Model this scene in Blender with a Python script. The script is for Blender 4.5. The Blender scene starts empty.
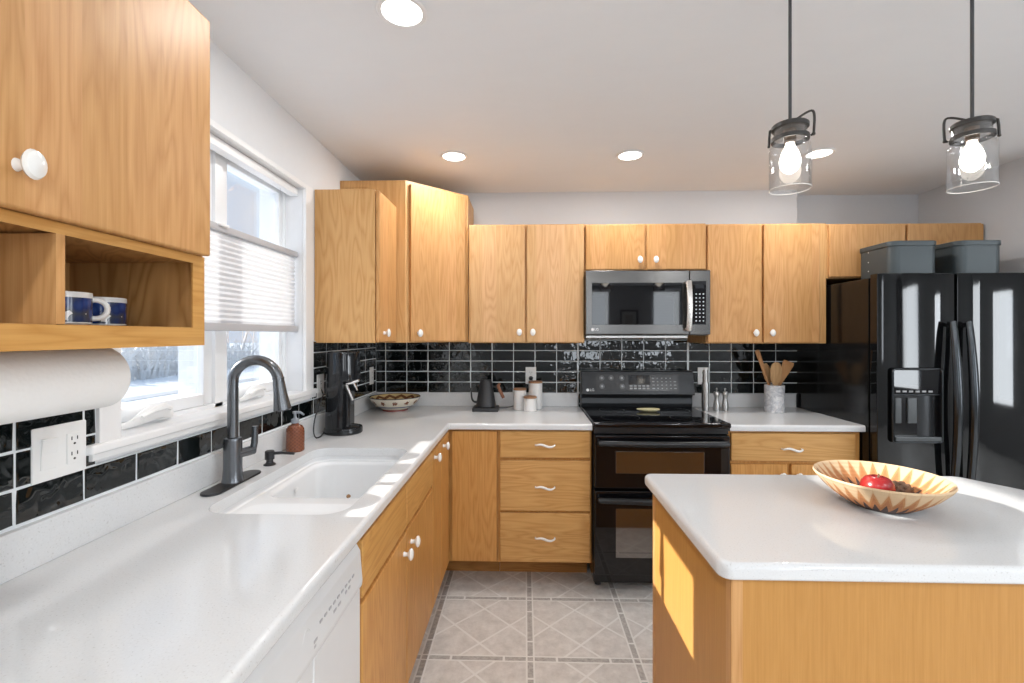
import bpy, bmesh, math, random
from mathutils import Vector, Matrix, noise
random.seed(7)
S = bpy.context.scene
COL = S.collection
PI = math.pi

# ------------------------------------------------------------------ camera
cam = bpy.data.cameras.new('camera')
cam.sensor_width = 36.0
cam.lens = 464.2 / 1024 * 36
cam.shift_y = -6.43 / 1024
cam.clip_start = 0.02
cam.clip_end = 300
camo = bpy.data.objects.new('camera', cam)
COL.objects.link(camo)
camo.location = (0, 0, 1.394)
camo.rotation_euler = (PI / 2, 0, 0.0288)
S.camera = camo

# ------------------------------------------------------------------ view
S.view_settings.view_transform = 'Standard'
S.view_settings.look = 'None'
S.view_settings.exposure = -0.08
S.view_settings.gamma = 1.0
S.view_settings.use_curve_mapping = False

# ------------------------------------------------------------------ world sky
W = bpy.data.worlds.new('sky')
S.world = W
W.use_nodes = True
wn, wl = W.node_tree.nodes, W.node_tree.links
wn.clear()
wo = wn.new('ShaderNodeOutputWorld'); wb = wn.new('ShaderNodeBackground')
tc = wn.new('ShaderNodeTexCoord'); nz = wn.new('ShaderNodeTexNoise')
nz.inputs['Scale'].default_value = 3.0; nz.inputs['Detail'].default_value = 5
rp = wn.new('ShaderNodeValToRGB')
rp.color_ramp.elements[0].position = .42; rp.color_ramp.elements[0].color = (.46, .66, .92, 1)
rp.color_ramp.elements[1].position = .68; rp.color_ramp.elements[1].color = (.92, .95, 1, 1)
wl.new(tc.outputs['Generated'], nz.inputs['Vector']); wl.new(nz.outputs['Fac'], rp.inputs['Fac'])
wl.new(rp.outputs['Color'], wb.inputs['Color']); wb.inputs['Strength'].default_value = 1.2
wl.new(wb.outputs['Background'], wo.inputs['Surface'])

# ------------------------------------------------------------------ sun
def light(name, kind, loc, energy, color=(1, 1, 1), rot=None, direction=None, size=None, size_y=None, parent=None):
    d = bpy.data.lights.new(name, kind)
    d.energy = energy; d.color = color
    o = bpy.data.objects.new(name, d); COL.objects.link(o)
    o.location = loc
    if direction is not None:
        o.rotation_euler = Vector(direction).to_track_quat('-Z', 'Y').to_euler()
    if kind == 'AREA':
        d.shape = 'RECTANGLE' if size_y else 'DISK'
        d.size = size
        if size_y: d.size_y = size_y
    elif kind in ('POINT', 'SPOT') and size: d.shadow_soft_size = size
    if parent is not None: o.parent = parent
    return o
sun = light('sun', 'SUN', (-6, 1, 5), 10.5, (1, .94, .86), direction=(1, .018, -.43))
sun.data.angle = math.radians(.6)
# daylight coming in through the windows of the living area behind the camera
DAY = (.90, .955, 1)
light('daylight_rear_window', 'AREA', (1.295, -3.36, 1.62), 12, DAY, direction=(0, 1, -.03), size=.55, size_y=1.2)
light('daylight_rear_window', 'AREA', (2.675, -3.36, 1.62), 12, DAY, direction=(0, 1, -.03), size=.48, size_y=1.2)
light('daylight_side_window', 'AREA', (5.45, -2.2, 1.35), 54, DAY, direction=(-1, 0, -.03), size=.8, size_y=1.5)
light('daylight_side_window', 'AREA', (5.45, -.7, 1.25), 30, DAY, direction=(-1, 0, -.03), size=.5, size_y=1.3)

# ------------------------------------------------------------------ material helpers
class NT:
    def __init__(s, name):
        s.m = bpy.data.materials.new(name); s.m.use_nodes = True
        s.n = s.m.node_tree.nodes; s.l = s.m.node_tree.links
        s.b = s.n['Principled BSDF']; s.out = s.n['Material Output']
    def node(s, t, **kw):
        n = s.n.new(t)
        for k, v in kw.items():
            if k in ('operation', 'blend_type', 'data_type', 'noise_dimensions', 'feature', 'distance', 'wave_type', 'bands_direction', 'use_clamp'): setattr(n, k, v)
        return n
    def put(s, sock, v):
        if isinstance(v, bpy.types.NodeSocket): s.l.new(v, sock)
        else: sock.default_value = v
    def math(s, op, a, b=None, c=None):
        n = s.n.new('ShaderNodeMath'); n.operation = op
        s.put(n.inputs[0], a)
        if b is not None: s.put(n.inputs[1], b)
        if c is not None: s.put(n.inputs[2], c)
        return n.outputs[0]
    def obj(s): return s.n.new('ShaderNodeTexCoord').outputs['Object']
    def xyz(s, v):
        n = s.n.new('ShaderNodeSeparateXYZ'); s.l.new(v, n.inputs[0]); return n.outputs
    def comb(s, x, y, z):
        n = s.n.new('ShaderNodeCombineXYZ')
        for i, v in enumerate((x, y, z)): s.put(n.inputs[i], v)
        return n.outputs[0]
    def noise(s, vec, scale, detail=3, rough=.5, dist=0):
        n = s.n.new('ShaderNodeTexNoise'); s.l.new(vec, n.inputs['Vector'])
        n.inputs['Scale'].default_value = scale; n.inputs['Detail'].default_value = detail
        n.inputs['Roughness'].default_value = rough; n.inputs['Distortion'].default_value = dist
        return n.outputs['Fac']
    def ramp(s, fac, stops):
        n = s.n.new('ShaderNodeValToRGB'); s.l.new(fac, n.inputs['Fac'])
        e = n.color_ramp.elements
        while len(e) < len(stops): e.new(.5)
        for i, (p, c) in enumerate(stops):
            e[i].position = p; e[i].color = (*c, 1) if len(c) == 3 else c
        return n.outputs['Color']
    def mix(s, fac, a, b, blend='MIX'):
        n = s.n.new('ShaderNodeMix'); n.data_type = 'RGBA'; n.blend_type = blend
        s.put(n.inputs[0], fac)
        for sock, v in ((n.inputs[6], a), (n.inputs[7], b)):
            s.put(sock, v if isinstance(v, bpy.types.NodeSocket) else (*v, 1))
        return n.outputs[2]
    def bump(s, h, strength=.2, dist=.002):
        n = s.n.new('ShaderNodeBump'); n.inputs['Strength'].default_value = strength
        n.inputs['Distance'].default_value = dist
        s.l.new(h, n.inputs['Height']); s.l.new(n.outputs[0], s.b.inputs['Normal'])
    def set(s, **kw):
        names = dict(color='Base Color', rough='Roughness', metal='Metallic', spec='Specular IOR Level', coat='Coat Weight', coatr='Coat Roughness', ior='IOR', emit='Emission Color', es='Emission Strength', aniso='Anisotropic')
        for k, v in kw.items():
            sock = s.b.inputs[names[k]]
            if isinstance(v, tuple): v = (*v, 1)
            s.put(sock, v)
        return s
def srgb(r, g, b):
    f = lambda v: (v / 255 / 12.92) if v / 255 <= .04045 else ((v / 255 + .055) / 1.055) ** 2.4
    return (f(r), f(g), f(b))
def plain(name, col, rough=.5, metal=0, spec=.5, var=.06, scale=30, bump=0, coat=0):
    t = NT(name); v = t.noise(t.obj(), scale, 3)
    c = t.mix(v, tuple(x * (1 - var) for x in col), tuple(min(1, x * (1 + var)) for x in col))
    t.set(color=c, rough=rough, metal=metal, spec=spec, coat=coat)
    if bump: t.bump(v, bump)
    return t.m
def wood(name, light_c, dark_c, axis='z', stave=.085, rough=.42, seed=0.0, stave_amt=.5, ring=.45):
    t = NT(name); co = t.obj(); s = t.xyz(co)
    rnd = t.n.new('ShaderNodeObjectInfo').outputs['Random']
    off = t.math('MULTIPLY_ADD', rnd, 13.0, seed)
    if axis == 'z': along, cross = s[2], t.math('ADD', s[0], s[1]); depth = t.math('SUBTRACT', s[0], s[1])
    elif axis == 'x': along, cross = t.math('ADD', s[0], t.math('MULTIPLY', s[1], 1.0)), s[2]; depth = s[1]
    else: along, cross = s[1], t.math('ADD', s[0], s[2]); depth = s[2]
    st = t.math('FLOOR', t.math('DIVIDE', t.math('ADD', cross, off), stave))
    wn_ = t.n.new('ShaderNodeTexWhiteNoise'); wn_.noise_dimensions = '1D'
    t.l.new(st, wn_.inputs['W'])
    sv = wn_.outputs['Value']
    jump = t.math('MULTIPLY', sv, 5.0)
    v = t.comb(t.math('MULTIPLY', cross, 9.0), t.math('ADD', t.math('MULTIPLY_ADD', depth, 2.0, off), jump), t.math('ADD', t.math('MULTIPLY', along, 1.1), off))
    n1 = t.noise(v, 1.0, 2.5, .45, .3)
    ringv = t.math('PINGPONG', t.math('MULTIPLY', n1, 15.0), .5)
    ringv = t.math('POWER', t.math('MULTIPLY', ringv, 2.0), 1.6)
    fv = t.comb(t.math('MULTIPLY', cross, 160.0), t.math('MULTIPLY', depth, 40.0), t.math('MULTIPLY', along, 4.0))
    fine = t.math('MULTIPLY_ADD', t.math('SUBTRACT', t.noise(fv, 1.0, 4, .7), .5), 2.0, .5)
    f = t.math('ADD', t.math('MULTIPLY', ringv, ring), t.math('MULTIPLY', fine, 1 - ring))
    c = t.ramp(f, [(.12, light_c), (.85, dark_c)])
    tone = t.math('MULTIPLY_ADD', sv, .22 * stave_amt, 1 - .13 * stave_amt)
    c = t.mix(1.0, c, t.comb(tone, tone, t.math('MULTIPLY', tone, tone)), 'MULTIPLY')
    t.set(color=c, rough=rough, spec=.3)
    t.bump(fine, .08, .001)
    return t.m
def glass(name, tint=(1, 1, 1), refl=.10, rough=0.0):
    t = NT(name); t.n.remove(t.b)
    tr = t.n.new('ShaderNodeBsdfTransparent'); tr.inputs['Color'].default_value = (*tint, 1)
    gl = t.n.new('ShaderNodeBsdfGlossy'); gl.inputs['Roughness'].default_value = rough
    lw = t.n.new('ShaderNodeLayerWeight'); lw.inputs['Blend'].default_value = .25
    fac = t.math('MINIMUM', t.math('MULTIPLY_ADD', lw.outputs['Facing'], .55, refl * .4), .8)
    mx = t.n.new('ShaderNodeMixShader')
    t.l.new(fac, mx.inputs[0]); t.l.new(tr.outputs[0], mx.inputs[1]); t.l.new(gl.outputs[0], mx.inputs[2])
    t.l.new(mx.outputs[0], t.out.inputs['Surface'])
    return t.m
def emis(name, col, st):
    t = NT(name); t.set(color=(.8, .8, .8), emit=col, es=st); return t.m

# ------------------------------------------------------------------ materials
M = {}
M['wood'] = wood('honey_oak_vertical', (.65, .358, .150), (.51, .250, .088), 'z', ring=.42)
M['wood_pale'] = wood('pale_oak_vertical', (.69, .43, .225), (.56, .31, .135), 'z', ring=.42, seed=16)
M['wood_low'] = wood('honey_oak_base', (.66, .345, .108), (.51, .23, .058), 'z', seed=3, stave_amt=.25, ring=.4)
M['wood_x'] = wood('honey_oak_horizontal', (.68, .39, .145), (.53, .27, .080), 'x', stave=.3, seed=5, stave_amt=.3)
M['wood_y'] = wood('honey_oak_along_wall', (.66, .36, .115), (.52, .25, .065), 'y', stave=.3, seed=8, stave_amt=.3)
M['wood_ply'] = wood('oak_veneer_panel', (.69, .41, .175), (.56, .295, .105), 'z', stave=.9, seed=2, stave_amt=.1, ring=.5)
M['wood_island'] = wood('maple_veneer_panel', (.55, .278, .078), (.47, .225, .056), 'z', stave=1.2, seed=4, stave_amt=.1, ring=.12)
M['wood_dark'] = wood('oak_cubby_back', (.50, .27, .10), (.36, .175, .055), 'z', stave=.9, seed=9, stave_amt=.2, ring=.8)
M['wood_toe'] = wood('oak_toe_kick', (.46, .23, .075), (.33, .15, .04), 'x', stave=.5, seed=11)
M['wall'] = plain('wall_paint', (.80, .81, .825), .7, var=.015, scale=40, bump=.03)
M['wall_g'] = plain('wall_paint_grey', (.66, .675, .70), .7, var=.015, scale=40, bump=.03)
M['trim'] = plain('white_trim_paint', (.86, .86, .86), .35, var=.01)
M['vinyl'] = plain('white_window_vinyl', (.86, .875, .89), .3, var=.01)
def ceil_mat():
    t = NT('textured_ceiling_paint'); co = t.obj(); s = t.xyz(co)
    a = t.noise(t.comb(t.math('MULTIPLY', s[0], 2.0), t.math('MULTIPLY', s[1], 5.0), s[2]), 2.2, 5, .6, .8)
    t.set(color=t.mix(a, (.83, .845, .865), (.86, .875, .895)), rough=.8)
    t.bump(a, .12, .006); return t.m
M['ceil'] = ceil_mat()
M['wall_living'] = plain('greige_living_wall_paint', (.30, .30, .305), .7, var=.02)
def quartz():
    t = NT('white_quartz'); co = t.obj()
    a = t.noise(co, 260, 2, .5); b = t.noise(co, 90, 2, .5)
    c = t.ramp(a, [(.26, (.54, .535, .53)), (.36, (.70, .71, .72)), (.70, (.73, .74, .75)), (.8, (.80, .81, .82))])
    c = t.mix(t.math('MULTIPLY', b, .25), c, (.68, .69, .695))
    t.set(color=c, rough=.12, spec=.6); return t.m
M['quartz'] = quartz()
M['sink'] = plain('white_sink_enamel', (.84, .85, .86), .18, var=.01)
def tile_mat():
    t = NT('black_glazed_tile'); co = t.obj()
    a = t.noise(co, 26, 1, .4, .6)
    t.set(color=(.004, .006, .006), rough=.03, spec=.7)
    t.bump(a, .32, .005); return t.m
M['tile'] = tile_mat()
M['grout'] = plain('grey_grout', (.74, .78, .80), .8, var=.05)
def floor_mat():
    t = NT('patterned_sheet_vinyl'); co = t.obj(); s = t.xyz(co); T = .457
    u = t.math('FRACT', t.math('DIVIDE', t.math('SUBTRACT', s[0], .0212), T))
    v = t.math('FRACT', t.math('DIVIDE', t.math('SUBTRACT', s[1], 2.4554), T))
    def near(x, c, w):    # 1 where |x-c| < w, with wrap handled by caller
        return t.math('LESS_THAN', t.math('ABSOLUTE', t.math('SUBTRACT', x, c)), w)
    def edge(x): return t.math('MINIMUM', x, t.math('SUBTRACT', 1.0, x))
    eu, ev = edge(u), edge(v)
    hw, gw = .034, .0085
    sv = t.math('LESS_THAN', eu, hw); sh = t.math('LESS_THAN', ev, hw)
    strip = t.math('MAXIMUM', sv, sh)
    g = t.math('MAXIMUM', near(eu, hw, gw), near(ev, hw, gw))
    for a_, b_ in ((sh, u), (sv, v)):       # joints across the strips
        j = t.math('MAXIMUM', near(b_, .25, .011), near(b_, .75, .011))
        g = t.math('MAXIMUM', g, t.math('MULTIPLY', a_, j))
    inside = t.math('SUBTRACT', 1.0, strip)
    d1 = t.math('SUBTRACT', u, v); d2 = t.math('ADD', u, v)
    dg = near(d1, .29, .016)
    for x, c in ((d1, -.29), (d2, .71), (d2, 1.29)): dg = t.math('MAXIMUM', dg, near(x, c, .016))
    g = t.math('MAXIMUM', g, t.math('MULTIPLY', dg, inside))
    n1 = t.ramp(t.noise(co, 17, 6, .7), [(.32, (0, 0, 0)), (.68, (1, 1, 1))]); n2 = t.noise(co, 110, 3, .6)
    base = t.mix(n1, (.55, .53, .505), (.80, .78, .755))
    base = t.mix(t.math('MULTIPLY', n2, .35), base, (.58, .55, .52))
    dark = t.ramp(t.noise(t.comb(t.math('MULTIPLY', s[0], 1.0), s[1], s[2]), 60, 5, .7), [(.35, (.33, .315, .30)), (.65, (.55, .53, .505))])
    c = t.mix(strip, base, dark)
    c = t.mix(g, c, (.78, .77, .75))
    t.set(color=c, rough=.38, spec=.4); t.bump(t.math('SUBTRACT', 1.0, g), .15, .001); return t.m
M['floor'] = floor_mat()
M['white_ceramic'] = plain('white_ceramic', (.86, .85, .82), .18, var=.01)
M['white_plastic'] = plain('white_plastic', (.84, .84, .83), .35, var=.01)
M['appl_white'] = plain('white_appliance_enamel', (.70, .705, .71), .25, var=.01)
M['grey_print'] = plain('grey_print', (.38, .38, .39), .6)
M['slot'] = plain('dark_slot', (.02, .02, .02), .6)
M['black_gloss'] = plain('black_gloss_enamel', (.006, .006, .007), .08, spec=.5, var=.01)
M['black_glass'] = plain('black_glass', (.004, .004, .005), .03, spec=.5, var=.01)
def oven_glass():
    t = NT('oven_window_glass'); t.set(color=(.015, .012, .010), rough=.05, spec=.9, ior=2.2); return t.m
M['oven_glass'] = oven_glass()
M['black_satin'] = plain('black_satin_metal', (.028, .030, .033), .30, metal=.4, var=.03)
M['matte_black'] = plain('matte_black', (.025, .025, .027), .45, var=.05)
M['panel_black'] = plain('control_panel_black', (.045, .047, .05), .22, var=.02)
M['fridge'] = plain('black_fridge_enamel', (.005, .0055, .006), .05, spec=.5, var=.01)
M['fridge_side'] = plain('black_fridge_side', (.006, .006, .006), .14, spec=.45, var=.03, scale=300, bump=.02)
M['fridge_handle'] = plain('smoked_metal_handle', (.06, .065, .07), .18, metal=.9, var=.02)
def brushed(name, col, rough, axis=0):
    t = NT(name); s = t.xyz(t.obj())
    m = [60., 60., 60.]; m[axis] = 1.0
    v = t.comb(*[t.math('MULTIPLY', s[i], m[i] * 8) for i in range(3)])
    n = t.noise(v, 1.0, 3)
    t.set(color=t.mix(n, tuple(x * .96 for x in col), tuple(x * 1.04 for x in col)), metal=1.0, rough=t.math('MULTIPLY_ADD', n, .06, rough))
    return t.m
M['dark_steel'] = brushed('black_stainless', (.13, .125, .12), .2)
M['steel'] = brushed('brushed_steel', (.45, .44, .425), .25, 2)
M['steel_light'] = brushed('pale_steel', (.72, .69, .66), .25, 2)
M['chrome'] = plain('chrome', (.85, .86, .88), .06, metal=1, var=.01)
M['faucet'] = plain('gunmetal_faucet', (.15, .158, .17), .26, metal=.85, var=.03)
M['faucet_dark'] = plain('dark_bronze', (.045, .045, .048), .35, metal=.6, var=.03)
M['led'] = emis('downlight_lens_glow', (1, .97, .92), 6.0)
M['bulb'] = emis('bulb_glow', (1, .92, .80), 7.0)
M['filament'] = emis('filament_glow', (1, .85, .6), 20.0)
M['bulb_glass'] = glass('bulb_glass', (1, 1, 1), .05)
M['pane'] = glass('window_glass', (.97, .985, 1), .06)
M['jar'] = glass('jar_glass', (.97, .975, .98), .10)
M['pendant_metal'] = plain('aged_pewter_metal', (.065, .062, .06), .38, metal=.7, var=.06)
M['pendant_copper'] = plain('bronze_bail_wire', (.22, .16, .12), .35, metal=.7, var=.06)
M['cord'] = plain('dark_cord', (.06, .06, .065), .55, var=.1, scale=200)
def shade_mat():
    t = NT('pleated_shade_fabric'); t.n.remove(t.b)
    d = t.n.new('ShaderNodeBsdfDiffuse'); d.inputs['Color'].default_value = (.80, .80, .815, 1)
    tr = t.n.new('ShaderNodeBsdfTranslucent')
    n = t.noise(t.obj(), 300, 2)
    t.l.new(t.mix(n, (.70, .705, .715), (.78, .785, .79)), tr.inputs['Color'])
    mx = t.n.new('ShaderNodeMixShader'); mx.inputs[0].default_value = .13
    t.l.new(d.outputs[0], mx.inputs[1]); t.l.new(tr.outputs[0], mx.inputs[2]); t.l.new(mx.outputs[0], t.out.inputs['Surface'])
    return t.m
M['shade'] = shade_mat()
M['rail_backlit'] = plain('backlit_blind_rail', (.50, .50, .52), .4, var=.01)  # grey is the backlit rails' shade put into the colour
def paper():
    t = NT('paper_towel'); co = t.obj()
    v = t.n.new('ShaderNodeTexVoronoi'); t.l.new(co, v.inputs['Vector']); v.inputs['Scale'].default_value = 130
    t.set(color=(.86, .85, .83), rough=.9); t.bump(v.outputs['Distance'], .25, .002); return t.m
M['paper'] = paper()
M['cardboard'] = plain('cardboard', (.42, .30, .19), .8)
def amber():
    t = NT('amber_glass'); s = t.xyz(t.obj())
    ang = t.math('MULTIPLY', t.math('ARCTAN2', s[1], s[0]), 14 / (2 * PI))
    a = t.math('PINGPONG', t.math('MULTIPLY_ADD', s[2], 70.0, ang), .5)
    b = t.math('PINGPONG', t.math('SUBTRACT', ang, t.math('MULTIPLY', s[2], 70.0)), .5)
    q = t.math('MULTIPLY', t.math('MINIMUM', a, b), 2.0)
    t.set(color=t.mix(q, (.25, .070, .022), (.11, .028, .010)), rough=.12, spec=.6); t.bump(q, .5, .003); return t.m
M['amber'] = amber()
M['grey_plastic'] = plain('grey_pump_plastic', (.30, .33, .37), .35)
def machine_mat():
    t = NT('smoked_gloss_plastic'); t.set(color=(.012, .013, .015), rough=.06, spec=.55); return t.m
M['machine'] = machine_mat()
def marble():
    t = NT('grey_marble'); co = t.obj()
    n = t.noise(co, 16, 6, .6, 2.2)
    t.set(color=t.ramp(n, [(.32, (.38, .40, .44)), (.46, (.62, .63, .66)), (.56, (.80, .80, .81))]), rough=.35); return t.m
M['marble'] = marble()
M['spoon_wood'] = wood('beech_utensil_wood', (.55, .30, .14), (.40, .19, .075), 'z', stave=.5, seed=6, rough=.6)
M['spoon_wood_pale'] = wood('pale_utensil_wood', (.62, .39, .20), (.47, .27, .12), 'z', stave=.5, seed=7, rough=.6)
M['lid_wood'] = wood('acacia_lid_wood', (.42, .24, .14), (.30, .15, .08), 'x', stave=.5, seed=12, rough=.5)
M['walnut'] = wood('walnut_handle', (.30, .13, .07), (.18, .07, .035), 'z', stave=.5, seed=14, rough=.4)
M['canister'] = plain('white_stoneware', (.76, .75, .735), .45, var=.02)
M['spoonrest'] = plain('pale_yellow_glaze', (.66, .60, .36), .25, var=.12, scale=60)
M['box_grey'] = plain('dark_grey_metal_box', (.062, .078, .085), .38, var=.03, metal=.2)
def mug_mat():
    t = NT('blue_flower_glaze'); co = t.obj(); s = t.xyz(co)
    v = t.n.new('ShaderNodeTexVoronoi'); t.l.new(co, v.inputs['Vector']); v.inputs['Scale'].default_value = 42
    n = t.noise(co, 60, 2)
    col = t.ramp(v.outputs['Distance'], [(.15, (.03, .07, .26)), (.5, (.012, .03, .14)), (.75, (.05, .06, .08))])
    band = t.math('MULTIPLY', t.math('GREATER_THAN', s[2], .006), t.math('LESS_THAN', s[2], .050))
    rr = t.math('ADD', t.math('MULTIPLY', s[0], s[0]), t.math('MULTIPLY', s[1], s[1]))
    outer = t.math('GREATER_THAN', rr, .037 ** 2)
    m = t.math('MULTIPLY', t.math('MULTIPLY', band, outer), t.math('LESS_THAN', v.outputs['Distance'], .80))
    t.set(color=t.mix(m, (.80, .80, .78), col), rough=.15); return t.m
M['mug'] = mug_mat()
def basket_mat():
    t = NT('woven_coil_basket'); s = t.xyz(t.obj())
    ang = t.math('MULTIPLY', t.math('ARCTAN2', s[1], s[0]), 30 / (2 * PI))
    tri = t.math('MULTIPLY', t.math('PINGPONG', ang, .5), 2.0)
    r = t.math('SQRT', t.math('ADD', t.math('MULTIPLY', s[0], s[0]), t.math('MULTIPLY', s[1], s[1])))
    q = t.math('ADD', t.math('DIVIDE', r, .160), t.math('MULTIPLY', tri, .24))      # jagged ring coordinate
    steps = t.math('DIVIDE', t.math('FLOOR', t.math('MULTIPLY', q, 26.0)), 26.0)
    c = t.ramp(steps, [(.0, (.06, .035, .03)), (.68, (.07, .04, .035)), (.70, (.42, .17, .06)), (.86, (.48, .22, .085)), (.95, (.60, .40, .23)), (.99, (.64, .46, .28))])
    c.node.color_ramp.interpolation = 'CONSTANT'
    ang1 = t.math('ARCTAN2', s[1], s[0])
    patch = t.math('LESS_THAN', t.math('ABSOLUTE', t.math('SUBTRACT', ang1, 2.75)), .24)
    up = t.math('GREATER_THAN', r, .085)
    brown = t.math('MULTIPLY', t.math('MULTIPLY', patch, up), t.math('LESS_THAN', r, .149))
    c = t.mix(t.math('MULTIPLY', brown, .75), c, (.20, .10, .055))
    coil = t.math('PINGPONG', t.math('MULTIPLY', r, 110.0), .5)
    st = t.math('PINGPONG', t.math('MULTIPLY', ang, 6.0), .5)
    t.set(color=c, rough=.75); t.bump(t.math('ADD', coil, t.math('MULTIPLY', st, .4)), .5, .003); return t.m
M['basket'] = basket_mat()
def apple():
    t = NT('red_apple_skin'); n = t.noise(t.obj(), 25, 4)
    t.set(color=t.ramp(n, [(.35, (.25, .008, .012)), (.62, (.30, .02, .018)), (.8, (.38, .09, .04))]), rough=.25); return t.m
M['apple'] = apple()
M['pinecone'] = plain('dark_brown_husk', (.13, .07, .04), .7, var=.4, scale=60)
M['stem'] = plain('brown_stem', (.12, .07, .03), .7)
def bowl_mat():
    t = NT('painted_majolica'); s = t.xyz(t.obj())
    ang = t.math('MULTIPLY', t.math('ARCTAN2', s[1], s[0]), 12 / (2 * PI))
    a = t.math('SUBTRACT', t.math('FRACT', ang), .5)
    zb = t.math('DIVIDE', t.math('SUBTRACT', s[2], .058), .018)
    d = t.math('ADD', t.math('MULTIPLY', t.math('MULTIPLY', a, a), 12.0), t.math('MULTIPLY', zb, zb))
    n = t.noise(t.obj(), 130, 3)
    motif = t.math('LESS_THAN', t.math('ADD', d, t.math('MULTIPLY', n, 2.2)), 1.55)
    c = t.mix(motif, (.74, .68, .56), (.22, .085, .045))
    band = t.math('LESS_THAN', t.math('ABSOLUTE', t.math('SUBTRACT', s[2], .030)), .004)
    c = t.mix(band, c, (.10, .13, .22))
    top = t.math('GREATER_THAN', s[2], .0845)
    c = t.mix(top, c, (.05, .05, .07))
    low = t.math('LESS_THAN', s[2], .012)
    c = t.mix(low, c, (.22, .05, .04))
    t.set(color=c, rough=.2); return t.m
M['bowl_out'] = bowl_mat()
def bowl_in():
    t = NT('painted_majolica_inside'); s = t.xyz(t.obj())
    ang = t.math('MULTIPLY', t.math('ARCTAN2', s[1], s[0]), 12 / (2 * PI))
    tri = t.math('MULTIPLY', t.math('PINGPONG', ang, .5), 2.0)
    z = t.math('ADD', s[2], t.math('MULTIPLY', tri, .016))
    m = t.math('MULTIPLY', t.math('LESS_THAN', z, .082), t.math('GREATER_THAN', z, .066))
    c = t.mix(m, (.72, .54, .26), (.22, .10, .05))
    c = t.mix(t.math('GREATER_THAN', s[2], .0855), c, (.05, .05, .07))
    t.set(color=c, rough=.2); return t.m
M['bowl_in'] = bowl_in()
M['snow'] = plain('snow', (.86, .88, .92), .8, var=.05, scale=.6)
M['road'] = plain('wet_road', (.55, .56, .58), .6, var=.15, scale=1)
M['bark'] = plain('paled_bark', (.70, .68, .67), .9, var=.25, scale=8)  # lightened in colour to offset the shadow sides facing the window
M['brush'] = plain('paled_undergrowth', (.84, .83, .82), .9, var=.35, scale=3)  # near-white tint stands in for light on the stems' shadow sides
M['siding'] = plain('pale_siding', (.6, .6, .6), .7)
M['frame_black'] = plain('black_picture_frame', (.02, .02, .02), .4)
M['print'] = plain('muted_print', (.22, .21, .19), .6, var=.3, scale=9)
M['mat_board'] = plain('mat_board', (.35, .35, .34), .8)
M['led_strip'] = plain('pale_indicator_print', (.62, .66, .70), .5)
M['key_grey'] = plain('grey_key_print', (.36, .37, .38), .5)
M['display'] = plain('dark_display', (.02, .022, .026), .08)
M['disp_grey'] = plain('smoky_dispenser_plastic', (.055, .062, .066), .25)
M['scrap'] = plain('brown_scrap', (.30, .16, .07), .7)
M['silver_print'] = plain('silver_logo', (.78, .78, .78), .3, metal=.3)
M['blind'] = plain('white_blind_slat', (.8, .82, .85), .5)

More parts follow.
